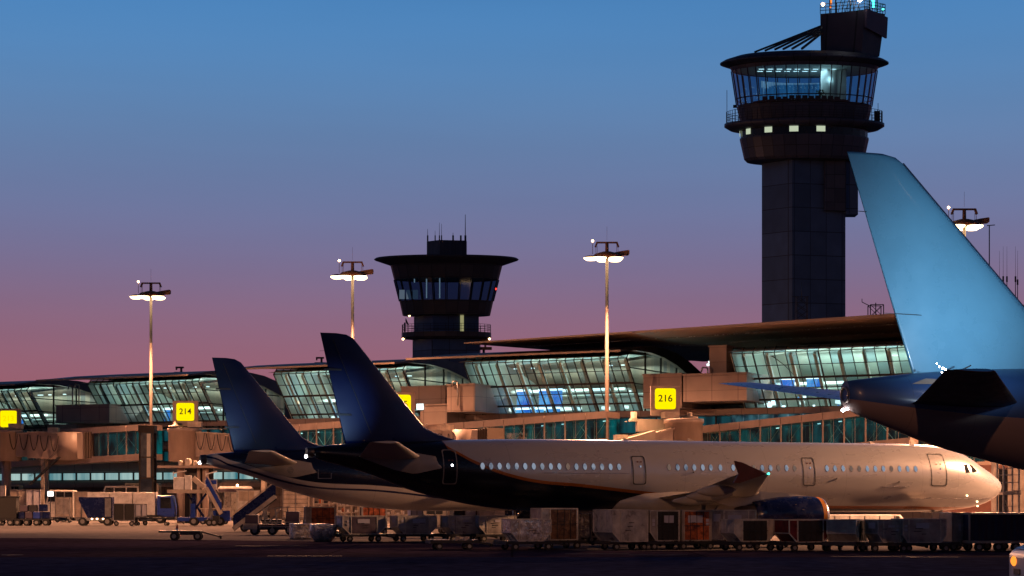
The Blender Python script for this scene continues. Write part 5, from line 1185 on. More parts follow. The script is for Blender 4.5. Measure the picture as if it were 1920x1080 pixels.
uld_on_dolly(1660, 1034, R(14), 'narrow grey container left of the wide tarpaulin one', 'dark dolly left of the wide tarpaulin container', kind='both', body='alu2', door='alu2', placard=None, sx=.62)
# --- left row, further back
uld_on_dolly(676, 1015.5, A, 'purple covered container with pale striped end, right of the foil bundle', 'dolly under the purple covered container', kind='both', body='alu2', door='purple', placard='big', sx=1.14)
uld_on_dolly(775, 1015, A, 'beige container with pale placard, third in the row under the dark tail', 'dolly under the beige placard container', kind='both', body='alu', door='alu2', placard='big', sx=1.05)
uld_on_dolly(868, 1015, A, 'grey container with worn lettering, fourth in the row under the dark tail', 'dolly behind the empty flat dolly', kind='both', body='alu', door='alu', placard=None)
uld_on_dolly(925, 1015, A, 'grey container half hidden behind the bright foil one', 'dolly half hidden behind the bright foil container', kind='both', body='alu', door='alu2', placard=None)
def bundle(label, px0, px1, ytop, ybot, bowl):
    d = gd(ybot); w = (px1 - px0) / F * d; hgt = (ybot - ytop) / F * d; t = thing('wrapped_load', label, 'wrapped load', (gx((px0 + px1) / 2, d), d, 0), R(8)); b = MB(); rng = random.Random(label); rings = []
    n = 44
    for k, (z, f) in enumerate([(0.02, .62), (.14, .74), (.3, .90), (.5, 1.0), (.7, 1.02), (.85, 1), (.97, .98), (1, .94)]):
        if not bowl: f = .97 + .03 * f
        rings.append([((w / 2 * f + rng.uniform(-.03, .03)) * math.copysign(abs(math.cos(q)) ** .5, math.cos(q)), (.65 * f + rng.uniform(-.03, .03)) * math.copysign(abs(math.sin(q)) ** .5, math.sin(q)), hgt * z + rng.uniform(-.02, .02)) for q in [2 * math.pi * i / n for i in range(n)]])
    b.loft(rings); b.build('foil_wrap', mt['foil'], t)
    b = MB(); b.b2((-w * .30, -.4, -.0), (w * .30, .4, .03)); b.build('pallet', mt['dark'], t); return t
bundle('foil wrapped bundle with rounded bottom standing on the apron', 581, 631, 983, 1015.5, True)
bundle('smaller foil wrapped bundle left of the rounded one', 543, 585, 982, 1011, False)
uld_on_dolly(600, 1009, R(10), 'tall container showing orange bags, above the foil bundle', 'dolly behind the foil bundle', kind='box', body='alu2', door='orange', placard='none', sx=1.28, deck=.52, door_span=(-.52, .74))
uld_on_dolly(700, 1001, R(10), 'container with orange netting behind the purple covered one', 'dolly behind the purple covered container', kind='box', body='brown', door='orange', placard='none', sx=1.2)
# --- further containers and boxes half seen under the hulls
def crate(label, px0, px1, y0, yg, m_, name='freight_box', D=1.6, top=None, ribs=0, dark=None, cat='container', rz=R(12), lift=.45):
    d = gd(yg); w = (px1 - px0) / F * d; h = H + (YH - y0) / F * d - lift; t = thing(name, label, cat, (gx((px0 + px1) / 2, d), d, 0), rz)
    b = MB(); b.b2((-w / 2, -D / 2, lift), (w / 2, D / 2, lift + h)); b.build('shell', mt[m_], t, .03)
    b = MB(); b.b2((-w / 2 - .02, -D / 2 - .03, lift - .12), (w / 2 + .02, D / 2 + .02, lift)); [b.bar((x, -D / 2 - .02, lift), (x, -D / 2 - .02, lift + h), .07) for x in (-w / 2 + .03, 0, w / 2 - .03)]
    b.bar((-w / 2, -D / 2 - .02, lift + h - .03), (w / 2, -D / 2 - .02, lift + h - .03), .07); b.build('edge_frame', mt['steel'], t)
    if ribs:
        b = MB(); [b.b2((-w / 2 + .05, -D / 2 - .03, lift + h * (i + .3) / ribs), (w / 2 - .05, -D / 2 - .004, lift + h * (i + .38) / ribs)) for i in range(ribs)]; b.build('shutter_slat', mt['dark'], t)
    if dark:
        b = MB(); b.b2((-w / 2 + w * dark[0], -D / 2 - .045, lift + h * dark[2]), (-w / 2 + w * dark[1], -D / 2 - .02, lift + h * dark[3])); b.build('panel', mt[dark[4]], t)
    for x in (-w * .36, w * .36):
        for y in (-D / 2 + .15, D / 2 - .15): wheel(t, x, y, min(.24, lift * .5), .14)
    return t
crate('pale mauve box under the black belly', 767, 790, 948, 1003, 'lav'); crate('beige service box with dark slot, under the black belly', 790, 836, 947, 1000, 'cream', dark=(.15, .8, .6, .8, 'dark'))
crate('crumpled pale container at the low point of the black belly', 1078, 1101, 964, 1018, 'foil'); crate('black box left of the large dented grey container', 1101, 1119, 963, 1018, 'net')
crate('small pale container with dark window, above the wide tarpaulin container', 1735, 1771, 960, 1020, 'cream', dark=(.2, .85, .15, .55, 'purple'))
crate('dark container behind the fourth grey container of the row', 846, 892, 949, 1004, 'net', dark=(.48, .92, .2, .95, 'lav')); crate('beige container behind the row, left of the bright foil one', 893, 953, 951, 1004, 'cream'); crate('mauve container behind the bright foil one', 955, 1000, 961, 1006, 'lav')
crate('grey mauve container between wide tarpaulin and dark blue trailer', 1772, 1811, 960.5, 1032, 'alu2', D=1.9, dark=(.35, .6, .38, .62, 'lav'), rz=R(6))
# shelves of bright catering boxes behind
def rack(label, px0, px1, y0, yg):
    d = gd(yg); w = (px1 - px0) / F * d; h = H + (YH - y0) / F * d; t = thing('loading_rack', label, 'rack', (gx((px0 + px1) / 2, d), d, 0), R(8)); b = MB(); n = 4
    for x in (-w / 2, -w / 6, w / 6, w / 2): b.b2((x - .06, -.7, 0), (x + .06, -.58, h)); b.b2((x - .06, .58, 0), (x + .06, .7, h))
    for i in range(n): z = h * (i + 1) / n; b.b2((-w / 2, -.7, z - .10), (w / 2, .7, z))
    b.build('frame', mt['cream'], t); rng = random.Random(label)
    for i in range(n - 1):
        for k in range(5):
            if rng.random() < .75: x = -w / 2 + w * (k + .5) / 5; c = MB(); c.b2((x - w * .07, -.6, h * (i + 1) / n + .002), (x + w * .07, .3, h * (i + 1.2 + .5 * rng.random()) / n)); c.build('load_box', mt[rng.choice(['white', 'cream', 'dark', 'foil', 'orange'])], t)
    return t
rack('bright rack of boxes under the cream belly, right half', 722, 768, 944, 985); rack('dark cluttered rack under the cream belly, behind the orange bags', 588, 632, 930, 985); rack('bright rack between the two orange containers', 632, 672, 935, 985)
rack('cluttered rack beneath the cream belly, behind the orange netting', 674, 722, 940, 985)
# long dark blue curtain trailer
d = 96.5; t = thing('curtain_trailer', 'dark blue curtain sided trailer at the right, under the silver nose', 'trailer', (gx(1900, d), d, 0), R(3)); w = (2000 - 1811) / F * d; z1 = H + (YH - 961) / F * d
b = MB(); b.b2((-w / 2, -1.1, .55), (w / 2, 1.1, z1 - .08)); n = 40
b = MB(); rows = []
for i in range(81):
    x = -w / 2 + w * i / 80; y = -1.1 - .035 * math.sin(i * 1.25) - .02 * math.sin(i * .37); rows.append([(x, y, .56), (x, y, z1 - .1)])
b.loft(rows, closed=False, caps=False); b.b2((-w / 2, -1.0, .56), (w / 2, 1.1, z1 - .1)); b.build('curtain', mt['bluedk'], t)
b = MB(); b.b2((-w / 2 - .03, -1.2, z1 - .1), (w / 2, 1.2, z1)); b.b2((-w / 2 - .05, -1.18, .42), (w / 2, 1.18, .55)); b.b2((-w / 2 - .06, -1.18, .42), (-w / 2, -1.05, z1)); b.build('frame', mt['cream'], t)
for x in (-w / 2 + .5, -w / 2 + 1.5, -w / 2 + 2.4, 1.2): wheel(t, x, -.95, .24, .2); wheel(t, x, .95, .24, .2)
# empty flat dolly in front
p = ground(848, 1030.5); t = make_dolly('empty flat dolly with four wheels, in front of the row under the dark tail', p, R(12), 2.5, 1.5, .5)
b = MB(); b.b2((-1.1, -.6, .46), (-.25, .6, .55)); [b.b2((x, -.5, .46), (x + .22, -.3, .68)) for x in (.1, .55)]; b.build('pale_deck_plate', mt['cream'], t)

# --- low tow dolly with traffic cone, alone in the foreground
p = ground(350, 1013); t = thing('tow_dolly', 'low two wheeled tow dolly alone on the dark apron at left', 'dolly', p, R(4)); b = MB(); b.b2((-1.75, -.5, .50), (.95, .5, .62)); b.b2((-.4, -.55, .36), (.6, .55, .52)); b.build('deck', mt['dark'], t)
b = MB(); b.bar((.9, 0, .56), (2.2, 0, .22), .10); b.tube((2.2, 0, .1), (2.2, 0, .3), .08, n=8); b.build('drawbar', mt['dark'], t)
for x in (-.75, .75): wheel(t, x, -.5, .27, .2); wheel(t, x, .5, .27, .2)
p = ground(332, 1004.5); t = thing('traffic_cone', 'orange and white traffic cone behind the lone tow dolly', 'traffic cone', p); b = MB(); b.b2((-.24, -.24, 0), (.24, .24, .05)); b.lathe([(.20, .05), (.155, .28)], n=16, m=0); b.lathe([(.155, .28), (.11, .52)], n=16, m=1); b.lathe([(.11, .52), (.04, .85), (0, .86)], n=16, m=0); b.build('cone_body', [M('cone_orange', (.6, .08, .02), .5), mt['white']], t)

# --- mobile stairs
def stairs(label, px_low, y_low, px_top, y_top, yg, mcol, width=1.5, platform=True, flip=False, chassis=True):
    d = gd(yg); x0, x1 = gx(px_low, d), gx(px_top, d); z0 = max(.35, H + (YH - y_low) / F * d); z1 = H + (YH - y_top) / F * d
    t = thing('passenger_stairs', label, 'mobile stairs', (x0, d, 0), R(6)); L = x1 - x0; s = math.copysign(1, L)
    n = 16; b = MB()
    for i in range(n): x = L * i / n; z = z0 + (z1 - z0 - 1.0) * (i + 1) / n; b.b2((x, -width / 2, z - .06), (x + L / n * 1.1, width / 2, z))
    b.bar((0, -width / 2 + .2, z0 - .15), (L, -width / 2 + .2, z1 - 1.25), .12, .3); b.bar((0, width / 2 - .2, z0 - .15), (L, width / 2 - .2, z1 - 1.25), .12, .3); b.build('steps', mt['dark'], t)
    for y in (-width / 2 - .05, width / 2 + .05):
        b = MB(); b.add([(0, y - .03, z0 + .05), (L, y - .03, z1 - .95), (L, y - .03, z1), (0, y - .03, z0 + 1.0), (0, y + .03, z0 + .05), (L, y + .03, z1 - .95), (L, y + .03, z1), (0, y + .03, z0 + 1.0)], [(0, 1, 2, 3), (7, 6, 5, 4), (3, 2, 6, 7), (0, 4, 5, 1), (0, 3, 7, 4), (1, 5, 6, 2)]); b.build('side_panel', mt[mcol], t)
        b = MB(); b.bar((0, y - .02, z0 - .1), (L, y - .02, z1 - 1.12), .10, .34); b.build('stringer', mt['cream'], t)
        b = MB(); b.bar((0, y, z0 + 1.12), (L, y, z1 + .12), .05); [b.bar((L * k, y, z0 + (z1 - z0) * k * .98), (L * k, y, z0 + 1.1 + (z1 - z0 - 1) * k), .04) for k in (.05, .35, .65, .95)]; b.build('handrail', mt['cream'], t)
    if platform:
        b = MB(); b.b2((L, -width / 2 - .1, z1 - 1.15), (L + s * 1.6, width / 2 + .1, z1 - 1.0)); b.build('platform', mt['cream'], t)
    b = MB(); b.bar((L * .55, -.5, .5), (L * .9, -.5, z1 - 1.4), .14); b.bar((L * .55, .5, .5), (L * .9, .5, z1 - 1.4), .14); b.bar((L * .95, -.5, .5), (L * .6, -.5, z0 + (z1 - z0) * .5), .12); b.bar((L * .75, 0, .5), (L * .8, 0, z1 - 1.6), .16); b.build('lift_strut', mt['steel'], t)
    if chassis:
        b = MB(); c0, c1 = sorted((L * .12, L * 1.15)); b.b2((c0, -.85, .38), (c1, .85, .62)); b.b2((c0 + (c1 - c0) * .55, -.8, .62), (c1, .8, 1.0)); b.build('chassis', mt['dark'], t)
        for x in (c0 + .5, c1 - .5): wheel(t, x, -.8, .34, .24); wheel(t, x, .8, .34, .24)
    return t
tS = stairs('dark blue passenger stairs rising to the right under the cream belly', 438, 992, 516, 905, 997, 'navy', 1.5, False)
d = gd(1000); t = thing('baggage_tractor', 'dark tractor with beige bumper in front of the dark blue stairs', 'tractor', (gx(530, d), d - 6, 0), R(4)); b = MB(); b.b2((-2.1, -.75, .38), (2.1, .75, .80)); b.b2((-2.0, -.7, .8), (-1.05, .7, 1.5)); b.b2((1.0, -.7, .8), (2.0, .7, 1.75)); b.build('body', mt['purple'], t, .06)
b = MB(); b.b2((-2.15, -.86, .42), (-1.1, -.76, .85)); [b.bar((-.9, -.85, z), (1.9, -.85, z), .06) for z in (.62, .78, .95)]; [b.bar((x, -.85, .5), (x, -.85, 1.0), .05) for x in (-.9, 0, 1.0, 1.9)]; b.b2((1.1, -.86, .2), (1.8, -.76, .55)); b.build('bumper', mt['cream'], t); b = MB(); [b.bar((x, -.6, .8), (x - .2, -.6, 2.0), .09) for x in (-.5, .4, 1.3)]; b.bar((-.7, -.6, 1.9), (1.3, -.6, 2.1), .06); b.bar((-.2, -.5, 1.0), (.6, -.5, 1.9), .09); b.build('roll_frame', mt['steel'], t)
for x in (-1.3, .0, 1.3): wheel(t, x, -.7, .34, .24); wheel(t, x, .7, .34, .24)
# far stairs vehicle: white basket on a lift, blue stairs running down to the right
tS2 = stairs('blue and white passenger stairs descending to the right, near the boarding bridge', 415, 962, 388, 893, 986, 'blue', 1.5, False, chassis=True)
d = gd(986); k = d / F; t = thing('lift_truck', 'white work basket on a raised lift, left of the blue and white stairs', 'lift truck', (gx(352, d), d + 1.5, 0), R(5)); zt_ = H + (YH - 890) * k; zf_ = H + (YH - 918) * k
b = MB(); b.b2((-2.2, -.9, zf_ - .35), (1.9, .9, zf_)); b.build('platform', mt['cream'], t); b = MB(); b.b2((-1.6, -.85, zf_), (-.55, .85, zt_ - .25)); b.build('basket', mt['white'], t, .04); b = MB(); b.b2((-.5, -.8, zf_), (.1, .8, zt_ - .05)); b.build('control_cabinet', mt['white'], t, .04); b = MB(); b.b2((1.5, -.9, zf_ + .0), (2.7, -.7, zf_ + 1.0)); b.b2((1.55, -.92, zf_ + .55), (2.65, -.9, zf_ + .95), 1); b.build('end_panel', [mt['white'], mt['blue']], t)
b = MB(); b.bar((.3, -.5, zt_ - .3), (1.4, -.5, zf_ + .2), .5); b.build('hose_drum', mt['cream'], t)
b = MB(); [b.bar((x, -.9, zt_ - .2), (x, -.9, zt_ + .35), .07) for x in (-1.6, 1.6)]; b.bar((-1.6, -.9, zt_ + .15), (-.3, -.9, zt_ + .4), .10); b.bar((1.6, -.9, zt_ + .05), (2.7, -.9, zt_ + .35), .12); b.build('handrail', mt['white'], t)
b = MB(); b.bar((-.3, -.3, .5), (1.6, -.3, zf_ - .4), .22); b.bar((1.6, .3, .5), (-.3, .3, zf_ - .4), .22); b.b2((.2, -.4, .6), (.6, .4, zf_ - .4)); b.build('scissor_lift', mt['navy'], t)
b = MB(); b.b2((-1.2, -.9, .45), (4.0, .9, .85)); b.b2((2.0, -.92, .85), (4.0, -.86, 1.5)); b.b2((.1, -1.0, .8), (.55, -.8, 2.2)); b.build('chassis', mt['blue'], t)
for x in (0.4, 3.0): wheel(t, x, -.85, .45, .28); wheel(t, x, .85, .45, .28)
# trolleys with rails in front
def cart(label, px, yg, L, Hh, m_, load=None, rz=R(5), side=True):
    p = ground(px, yg); t = thing('baggage_cart', label, 'baggage cart', p, rz, 'baggage carts'); b = MB(); b.b2((-L / 2, -.75, .42), (L / 2, .75, .55)); b.build('deck', mt['dark'], t)
    for x in (-L * .34, L * .34): wheel(t, x, -.65, .27, .2); wheel(t, x, .65, .27, .2)
    b = MB(); b.bar((L / 2, 0, .48), (L / 2 + 1.0, 0, .28), .09); b.build('drawbar', mt['dark'], t)
    b = MB(); n = 9
    for i in range(n): x = -L / 2 + L * i / (n - 1); b.bar((x, -.75, .5), (x, -.75, .5 + Hh), .05)
    b.bar((-L / 2, -.75, .5 + Hh), (L / 2, -.75, .5 + Hh), .08); b.bar((-L / 2, .75, .5 + Hh), (L / 2, .75, .5 + Hh), .08); [b.b2((x - .05, -.8, .4), (x + .05, -.7, .7 + Hh)) for x in (-L / 2, L / 2)]; b.build('rail', mt[m_], t); return t
cart('railed cart below the blue and white stairs', 402, 983, 3.4, 1.15, 'cream')
# --- left cluster
def luggage(label, loc, rz, m_, sz):
    t = thing('suitcase', label, 'suitcase', loc, rz, 'bags on the dark baggage cart'); b = MB(); b.b2((-sz[0] / 2, -sz[1] / 2, 0), (sz[0] / 2, sz[1] / 2, sz[2])); b.build('case', mt[m_], t, .06); b = MB(); b.bar((-.12, -sz[1] / 2 - .02, sz[2] * .9), (.12, -sz[1] / 2 - .02, sz[2] * .9), .03); b.build('handle', mt['dark'], t)
p = ground(58, 985.5); t = thing('baggage_cart', 'dark baggage cart piled with blue and purple bags at the left edge', 'baggage cart', p, R(3), 'baggage carts'); b = MB(); b.b2((-3.1, -.8, .55), (2.2, .8, .7)); b.b2((-3.1, -.8, .7), (-3.0, .8, 2.9)); b.b2((-3.1, .75, .7), (-1.3, .8, 2.9)); b.b2((-3.1, -.8, 2.85), (-1.2, .8, 2.95)); b.build('deck', mt['dark'], t)
b = MB(); b.b2((-2.95, -.78, .72), (-1.3, .7, 2.8)); b.build('curtain', mt['net'], t); b = MB(); b.bar((2.2, 0, .6), (3.9, 0, .3), .1); b.build('drawbar', mt['dark'], t)
for x in (-3.0, -1.9, -1.2, -.3, .7, 1.6): wheel(t, x, -.7, .32, .22); wheel(t, x, .7, .32, .22)
rng = random.Random(9); cols = ['navy', 'purple', 'blue', 'navy', 'purple', 'dark']; nm = {'navy': 'dark blue', 'purple': 'purple', 'blue': 'bright blue', 'dark': 'black'}
spots = ['lowest at the left of the pile', 'low in the middle of the pile', 'low at the right of the pile', 'at the far right end of the cart', 'upper left of the pile', 'on top in the middle of the pile', 'upper right of the pile']
for i, (x, z) in enumerate(((-.9, .7), (-.1, .7), (.7, .7), (1.6, .7), (-.6, 1.4), (.3, 1.4), (1.3, 1.45))):
    c = cols[i % 6]; luggage('%s bag on the dark cart, %s' % (nm[c], spots[i]), p + Vector((x, -.15, z + .001)), R(rng.uniform(-8, 8)), c, (.74 if i < 4 else .85, .6, .68))
def light_truck(label, px0, px1, yg, y0, boxm, cabm, name='box_truck', cab_right=True, cabw=2.0, boxes=2, dz=.9):
    d = gd(yg); k = d / F; L = (px1 - px0) * k; t = thing(name, label, 'truck', (gx((px0 + px1) / 2, d), d, 0), R(3)); z1 = H + (YH - y0) * k; s = 1 if cab_right else -1
    b = MB(); b.b2((-L / 2, -1.0, dz - .3), (L / 2, 1.0, dz)); b.build('chassis', mt['dark'], t)
    for i in range(boxes):
        a0 = -L / 2 + (L - cabw) * i / boxes; a1 = -L / 2 + (L - cabw) * (i + 1) / boxes - .12
        b = MB(); b.b2((a0 if s > 0 else -a1, -1.15, dz), (a1 if s > 0 else -a0, 1.15, z1)); b.build('cargo_box', mt[boxm], t, .05)
    c = MB(); x0, x1 = (L / 2 - cabw + .1) * s, L / 2 * s; zc = dz + (z1 - dz) * .85
    c.prism([(x0, dz - .2), (x1, dz - .2), (x1, dz + (z1 - dz) * .35), (x1 - s * .25, zc), (x0, zc)], -1.05, 1.05); cb = c.build('cab', mt[cabm], t, .06)
    g = MB(); g.prism([(x0 + s * .35, dz + .75), (x1 - s * .35, dz + .75), (x1 - s * .45, zc - .2), (x0 + s * .35, zc - .2)], -1.075, -1.06); g.build('cab_window', mt['glassdk'], cb)
    for x in (-L * .33, L * .33): wheel(t, x, -.9, .48, .3); wheel(t, x, .9, .48, .3)
    return t
light_truck('white truck with bright blue cab behind the carts at left', 168, 329, 981, 923, 'white', 'blue', boxes=3)
b = MB()
def tub(label, px, yg, L, h, m_):
    p = ground(px, yg); t = thing('tug_loader', label, 'loader', p, R(4)); b = MB(); b.prism([(-L / 2 + .9, .75), (L / 2, .75), (L / 2, h), (-L / 2, h), (-L / 2, h - .3)], -.8, .8); b.build('hopper', mt[m_], t, .04); b = MB(); b.b2((-L / 2 - .1, -.85, .5), (L / 2 + .1, .85, .78)); b.bar((-L / 2 - .9, -.7, .45), (-L / 2 - .9, -.7, h), .09); b.bar((-L / 2 - .9, -.7, .5), (-L / 2, -.7, .5), .09); b.prism([(L / 2 - .7, .9), (L / 2 - .1, .9), (L / 2 - .1, h - .1), (L / 2 - .7, h - .1)], -.86, -.81); b.build('frame', mt['steel'], t)
    for x in (-L * .38, L * .36): wheel(t, x, -.8, .42, .28); wheel(t, x, .8, .42, .28)
    lb = MB(); [lb.b2((x, -.88, .62), (x + .16, -.86, .74)) for x in (-L / 2 + .2, -.4, .1, .7, 1.1)]; lb.build('glowing_reflector', mt['bulb'], t); return t  # reflectors glow like bulbs, their glint is emission
tub('dark navy hopper loader with sloping left end, in front of the white truck', 181, 985.5, 3.3, 2.85, 'navy')
crate('black mesh cart right of the dark navy hopper loader', 213, 252, 944, 986, 'net', 'mesh_cart', cat='baggage cart', lift=.6)
crate('small pale carton on a flat dolly, left of the blue truck cab', 253, 275, 945, 985, 'lav', 'carton_load', cat='carton', lift=.95)
make_dolly('flat dolly with long drawbar under the small pale carton', ground(285, 985.5), R(3), 4.6, 1.6, .8, 'container dollies')
crate('beige container on wheels between bag cart and hopper loader', 104, 136, 932, 979, 'cream', D=2, lift=.7, dark=(.1, .8, .1, .9, 'alu2')); crate('tan covered container at the left edge, behind the bag cart', 20, 50, 918, 976, 'cream', D=2); crate('pale mauve container behind the bag cart', 50, 76, 918, 976, 'lav', D=2); crate('white box with black gap at the left edge', -8, 10, 910, 977, 'white', D=2); crate('tan container left of the white truck', 140, 168, 922, 977, 'cream', D=2)
for px, y, w, lab in ((105, 926, 11, 'bright work light on a post left of the white truck'), (162, 936, 8, 'smaller bright work light above the hopper loader')):
    d = gd(980); k = d / F; t = thing('work_light', lab, 'work light', (gx(px, d), d - 2.5, 0)); z = H + (YH - y) * k; b = MB(); b.tube((0, 0, 0), (0, 0, z - .3), .05, n=6); b.b2((-w * k / 2 - .05, .02, z - w * k / 2), (w * k / 2 + .05, .2, z + w * k / 2)); b.build('stand', mt['dark'], t); b = MB(); b.b2((-w * k / 2, -.04, z - w * k / 2 + .05), (w * k / 2, .0, z + w * k / 2 - .05)); b.build('lamp_panel', E('work_light_glow', (1, .95, .9), 2.2), t)
def van(label, px0, px1, y0, yg, m_='white', rz=0):
    d = gd(yg); k = d / F; L = (px1 - px0) * k; z1 = H + (YH - y0) * k; t = thing('van', label, 'van', (gx((px0 + px1) / 2, d), d, 0), rz, 'vans by the terminal wall')
    b = MB(); b.prism([(-L / 2, .4), (L / 2, .4), (L / 2, z1 - .1), (L / 2 - .15, z1), (-L / 2 + L * .20, z1), (-L / 2 + L * .10, z1 * .62), (-L / 2, z1 * .52)], -.95, .95); b.build('body', mt[m_], t, .06)
    b = MB(); zz = z1 * .62
    for a0, a1 in ((.16, .40), (.43, .68), (.71, .95)): b.prism([(-L / 2 + L * a0 - (.0 if a0 > .2 else .0), zz), (-L / 2 + L * a1, zz), (-L / 2 + L * a1, z1 - .22), (-L / 2 + L * (a0 + (.06 if a0 < .2 else 0)), z1 - .22)], -.975, -.955)
    b.build('side_window', mt['glassdk'], t)
    for x in (-L * .33, L * .33): wheel(t, x, -.85, .35, .24); wheel(t, x, .85, .35, .24)
    return t
van('white van with dark windows above the white truck', 184, 264, 911, 975.5); van('pale van roof right behind the white van', 222, 300, 906, 974.5, 'cream'); van('small pale car behind the tan container at the left edge', 8, 40, 909, 975, 'cream'); van('white van with reddish side between bag cart and white truck', 84, 142, 919, 976, 'white')
# canopy tractor and pale containers behind the stairs
d = gd(976); k = d / F; t = thing('canopy_tractor', 'tractor with white rounded canopy between the two stairs', 'tractor', (gx(442, d), d, 0), R(3)); z1 = H + (YH - 912) * k; z0 = H + (YH - 923) * k; L = 64 * k
b = MB(); b.loft([[(-L / 2 * f, -.9 * f, z), (L / 2 * f, -.9 * f, z), (L / 2 * f, .9 * f, z), (-L / 2 * f, .9 * f, z)] for z, f in ((z0, 1), (z0 + .25, 1.02), (z1 - .15, .97), (z1, .85))], smooth=False); b.build('canopy', mt['white'], t); b = MB(); b.b2((-L / 2 * .97, -.94, z0 + .05), (L / 2 * .97, -.925, z0 + .42)); b.build('canopy_stripe', mt['purple'], t)
b = MB(); [b.bar((x, y, .5), (x, y, z0), .09) for x in (-L * .44, L * .44) for y in (-.8, .8)]; b.b2((-L * .44, -.8, .4), (L * .44, .8, 1.1)); b.build('body', mt['dark'], t)
b = MB(); b.lathe([(.14, 0), (.14, .2), (.05, .28), (0, .28)], (.2, 0, z1), 10); b.build('beacon', mt['bulb'], t)
for x in (-L * .3, L * .3): wheel(t, x, -.75, .42, .28)
crate('pale container with sign panel behind the canopy tractor', 443, 486, 919, 976, 'white', D=2, dark=(.1, .75, .6, .95, 'cream')); crate('grey crumpled load behind the canopy tractor', 420, 443, 922, 976, 'alu', D=2)
crate('tall cream shutter container right of the dark blue stairs', 531, 579, 915, 983, 'cream', D=2.2, ribs=7, rz=R(4), lift=.75)
d = gd(983); t = thing('apron_floodlight', 'bright floodlight glowing on the shutter container roof', 'floodlight', (gx(546, d), d - .8, P(546, 917, d).z), 0); b = MB(); b.loft([[(-.75 * f, -.3, z), (.75 * f, -.3, z), (.75 * f, .3, z), (-.75 * f, .3, z)] for z, f in ((-.25, 1), (.15, 1), (.42, .55))], smooth=False); b.build('lamp_body', mt['lampface'], t)
# long pale vehicle behind the silver nose
d = gd(1012); k = d / F; t = thing('aircraft_tug', 'long low white tug under the silver fuselage, right of the engine', 'tug', (gx(1612, d), d, 0), R(6)); L = 165 * k; z1 = H + (YH - 965) * k
b = MB(); b.prism([(-L / 2, .35), (L / 2, .35), (L / 2 + .1, z1 * .6), (L / 2 - .5, z1), (-L / 2, z1)], -1.1, 1.1); b.build('body', mt['white'], t, .06); b = MB(); b.b2((-L / 2, -1.13, .62), (L / 2 - .4, -1.105, .72)); [b.b2((x, -1.13, .9), (x + .03, -1.105, z1 - .05)) for x in (-2, -1, 0, 1, 2)]; b.prism([(L / 2 - .75, z1 * .65), (L / 2 - .35, z1 * .65), (L / 2 - .6, z1 * .95), (L / 2 - .8, z1 * .95)], -1.13, -1.11); b.build('trim', mt['dark'], t)
for x in (-L * .35, L * .1, L * .38): wheel(t, x, -1.0, .36, .3); wheel(t, x, 1.0, .36, .3)
# access platform right of the nose
d = 150; t = thing('access_platform', 'railed steel access platform just right of the silver nose', 'access platform', (gx(1890, d), d, 0), R(10)); k = d / F
zz = H + (YH - 922) * k; b = MB(); [b.bar((x, y, 0), (x, y, H + (YH - 842) * k if x < 0 else zz + 1.9), .12) for x in (-.65, .65) for y in (-.6, .6)]; [b.bar((-.65, y, z), (.65, y, z), .07) for y in (-.6, .6) for z in (zz, zz + .75, zz + 1.35, zz + 1.9)]; [b.bar((-.65, -.6, z), (.65, -.6, z), .05) for z in (.6, 1.1, 1.6, 2.1)]; b.build('frame', mt['steel'], t); b = MB(); b.b2((-.75, -.7, zz - .25), (.8, .7, zz - .05)); b.b2((.1, -.75, zz), (.75, -.66, zz + .12)); b.build('deck', mt['cream'], t)
b = MB(); b.bar((-.5, -.7, zz - .7), (-.1, -.7, .8), .07); b.bar((-.1, -.7, .9), (.9, -.7, 1.1), .05); b.build('hose', mt['steel'], t)
d = 165; t = thing('bridge_pillar', 'beige bridge pillar at the right edge below the wide jet', 'pillar', (gx(1913, d), d, 0), R(10)); b = MB(); b.b2((-.9, -.6, 0), (.9, .6, 7.6)); b.b2((-1.3, -.9, 7.6), (1.3, .9, 8.2)); b.b2((-2.6, -.4, 0), (-2.2, .3, 8.0)); b.build('shaft', mt['cream'], t)
d = 178; t = thing('service_kiosk', 'dark kiosk with reddish panel behind the silver nose', 'kiosk', (gx(1858, d), d, 0), R(10)); k = d / F; b = MB(); b.b2((-4.5, -1, 0), (1.8, 1.5, H + (YH - 872) * k)); b.build('wall', M('reddish_brown_wall', (.20, .075, .05), .6), t); b = MB(); b.b2((.3, -1.05, .2), (2.0, -1.02, H + (YH - 880) * k)); b.build('door', mt['glassdk'], t)
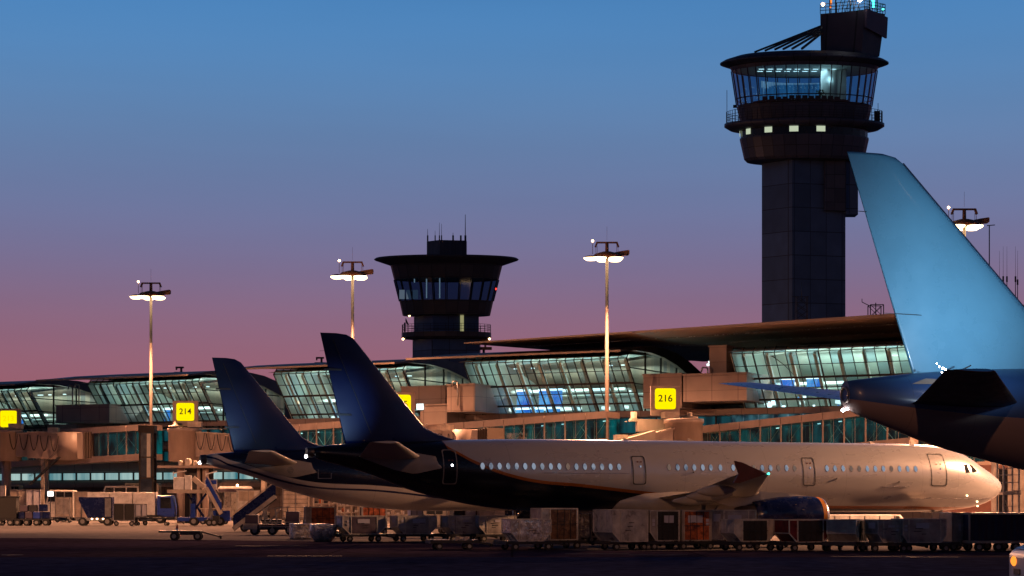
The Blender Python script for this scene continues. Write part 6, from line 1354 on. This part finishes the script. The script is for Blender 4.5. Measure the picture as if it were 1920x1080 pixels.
# four round topped tanks and pillars under the bridge of gate 214
for i, (px, w) in enumerate(((339, 4.5), (353, 6.5), (366, 4.5), (374, 3.6))):
    d = 205; k = d / F; t = thing('pale_tank', ['pale round topped tank under the cabled bridge, leftmost', 'widest pale round topped tank under the cabled bridge', 'third pale round topped tank under the cabled bridge', 'rightmost and smallest pale round topped tank under the cabled bridge'][i], 'tank', (gx(px, d), d, H + (YH - 873) * k), 0, 'pale tanks on the ledge under the bridge'); b = MB(); r = w * k; b.lathe([(r, 0), (r, r * 1.3), (r * .85, r * 1.8), (r * .5, r * 2.1), (0, r * 2.2)], n=18); b.build('tank_shell', mt['cream'], t)
d = 205.5; k = d / F; t = thing('equipment_gantry', 'ledge on beige posts carrying four pale tanks', 'gantry', (gx(352, d), d, 0)); zz = H + (YH - 873) * k; b = MB(); b.b2((-3.2, -.9, zz - .25), (3.8, .9, zz - .005)); [b.tube(((px - 352) * k, .2, 0), ((px - 352) * k, .2, zz - .25), r, n=12) for px, r in ((338, .42), (385, .35), (372, .2))]; b.build('ledge', mt['beige'], t); b = MB(); b.b2(((344 - 352) * k, .8, 0), ((398 - 352) * k, 1.0, zz - .3)); b.build('back_panel', mt['dark'], t)
# white pick-up with amber lamp at the lower right corner
d = 40.0; k = d / F; x0 = gx(1911, d); t = thing('white_pickup', 'white vehicle with amber lamp cut off by the lower right corner', 'pickup', (x0, d, 0), R(0)); zt_ = H + (YH - 1031) * k; zb_ = .45
b = MB(); b.loft([[(x, y0, zb_), (x, y1, zb_), (x, y1, z), (x, y0, z)] for x, y0, y1, z in ((0, -.85, .85, zt_ - .12), (.12, -.9, .9, zt_), (1.2, -.9, .9, zt_ + .02), (4.6, -.9, .9, zt_ + .0))], smooth=False); b.build('body', mt['white'], t, .05)
b = MB(); b.prism([(.10, zt_ + .004), (4.4, zt_ + .02), (4.4, zt_ + .75), (1.6, zt_ + .75), (.5, zt_ + .16)], -.85, .85); b.build('cabin', mt['blue'], t, .05)
b = MB(); b.lathe([(.0, -.04), (.08, -.025), (.11, .0), (.11, .03)], (0, 0, 0), 16); b.v = [(v[2] - .01, .42 + v[0] * 1.9, H + (YH - 1053) * k + v[1]) for v in b.v]; b.build('amber_lamp', mt['orange_l'], t)
b = MB(); b.b2((-.03, -.1, H + (YH - 1078) * k), (.03, .35, H + (YH - 1067) * k)); b.build('tow_fitting', mt['dark'], t)
for x in (.85, 3.7): wheel(t, x, -.78, .34, .24); wheel(t, x, .78, .34, .24)
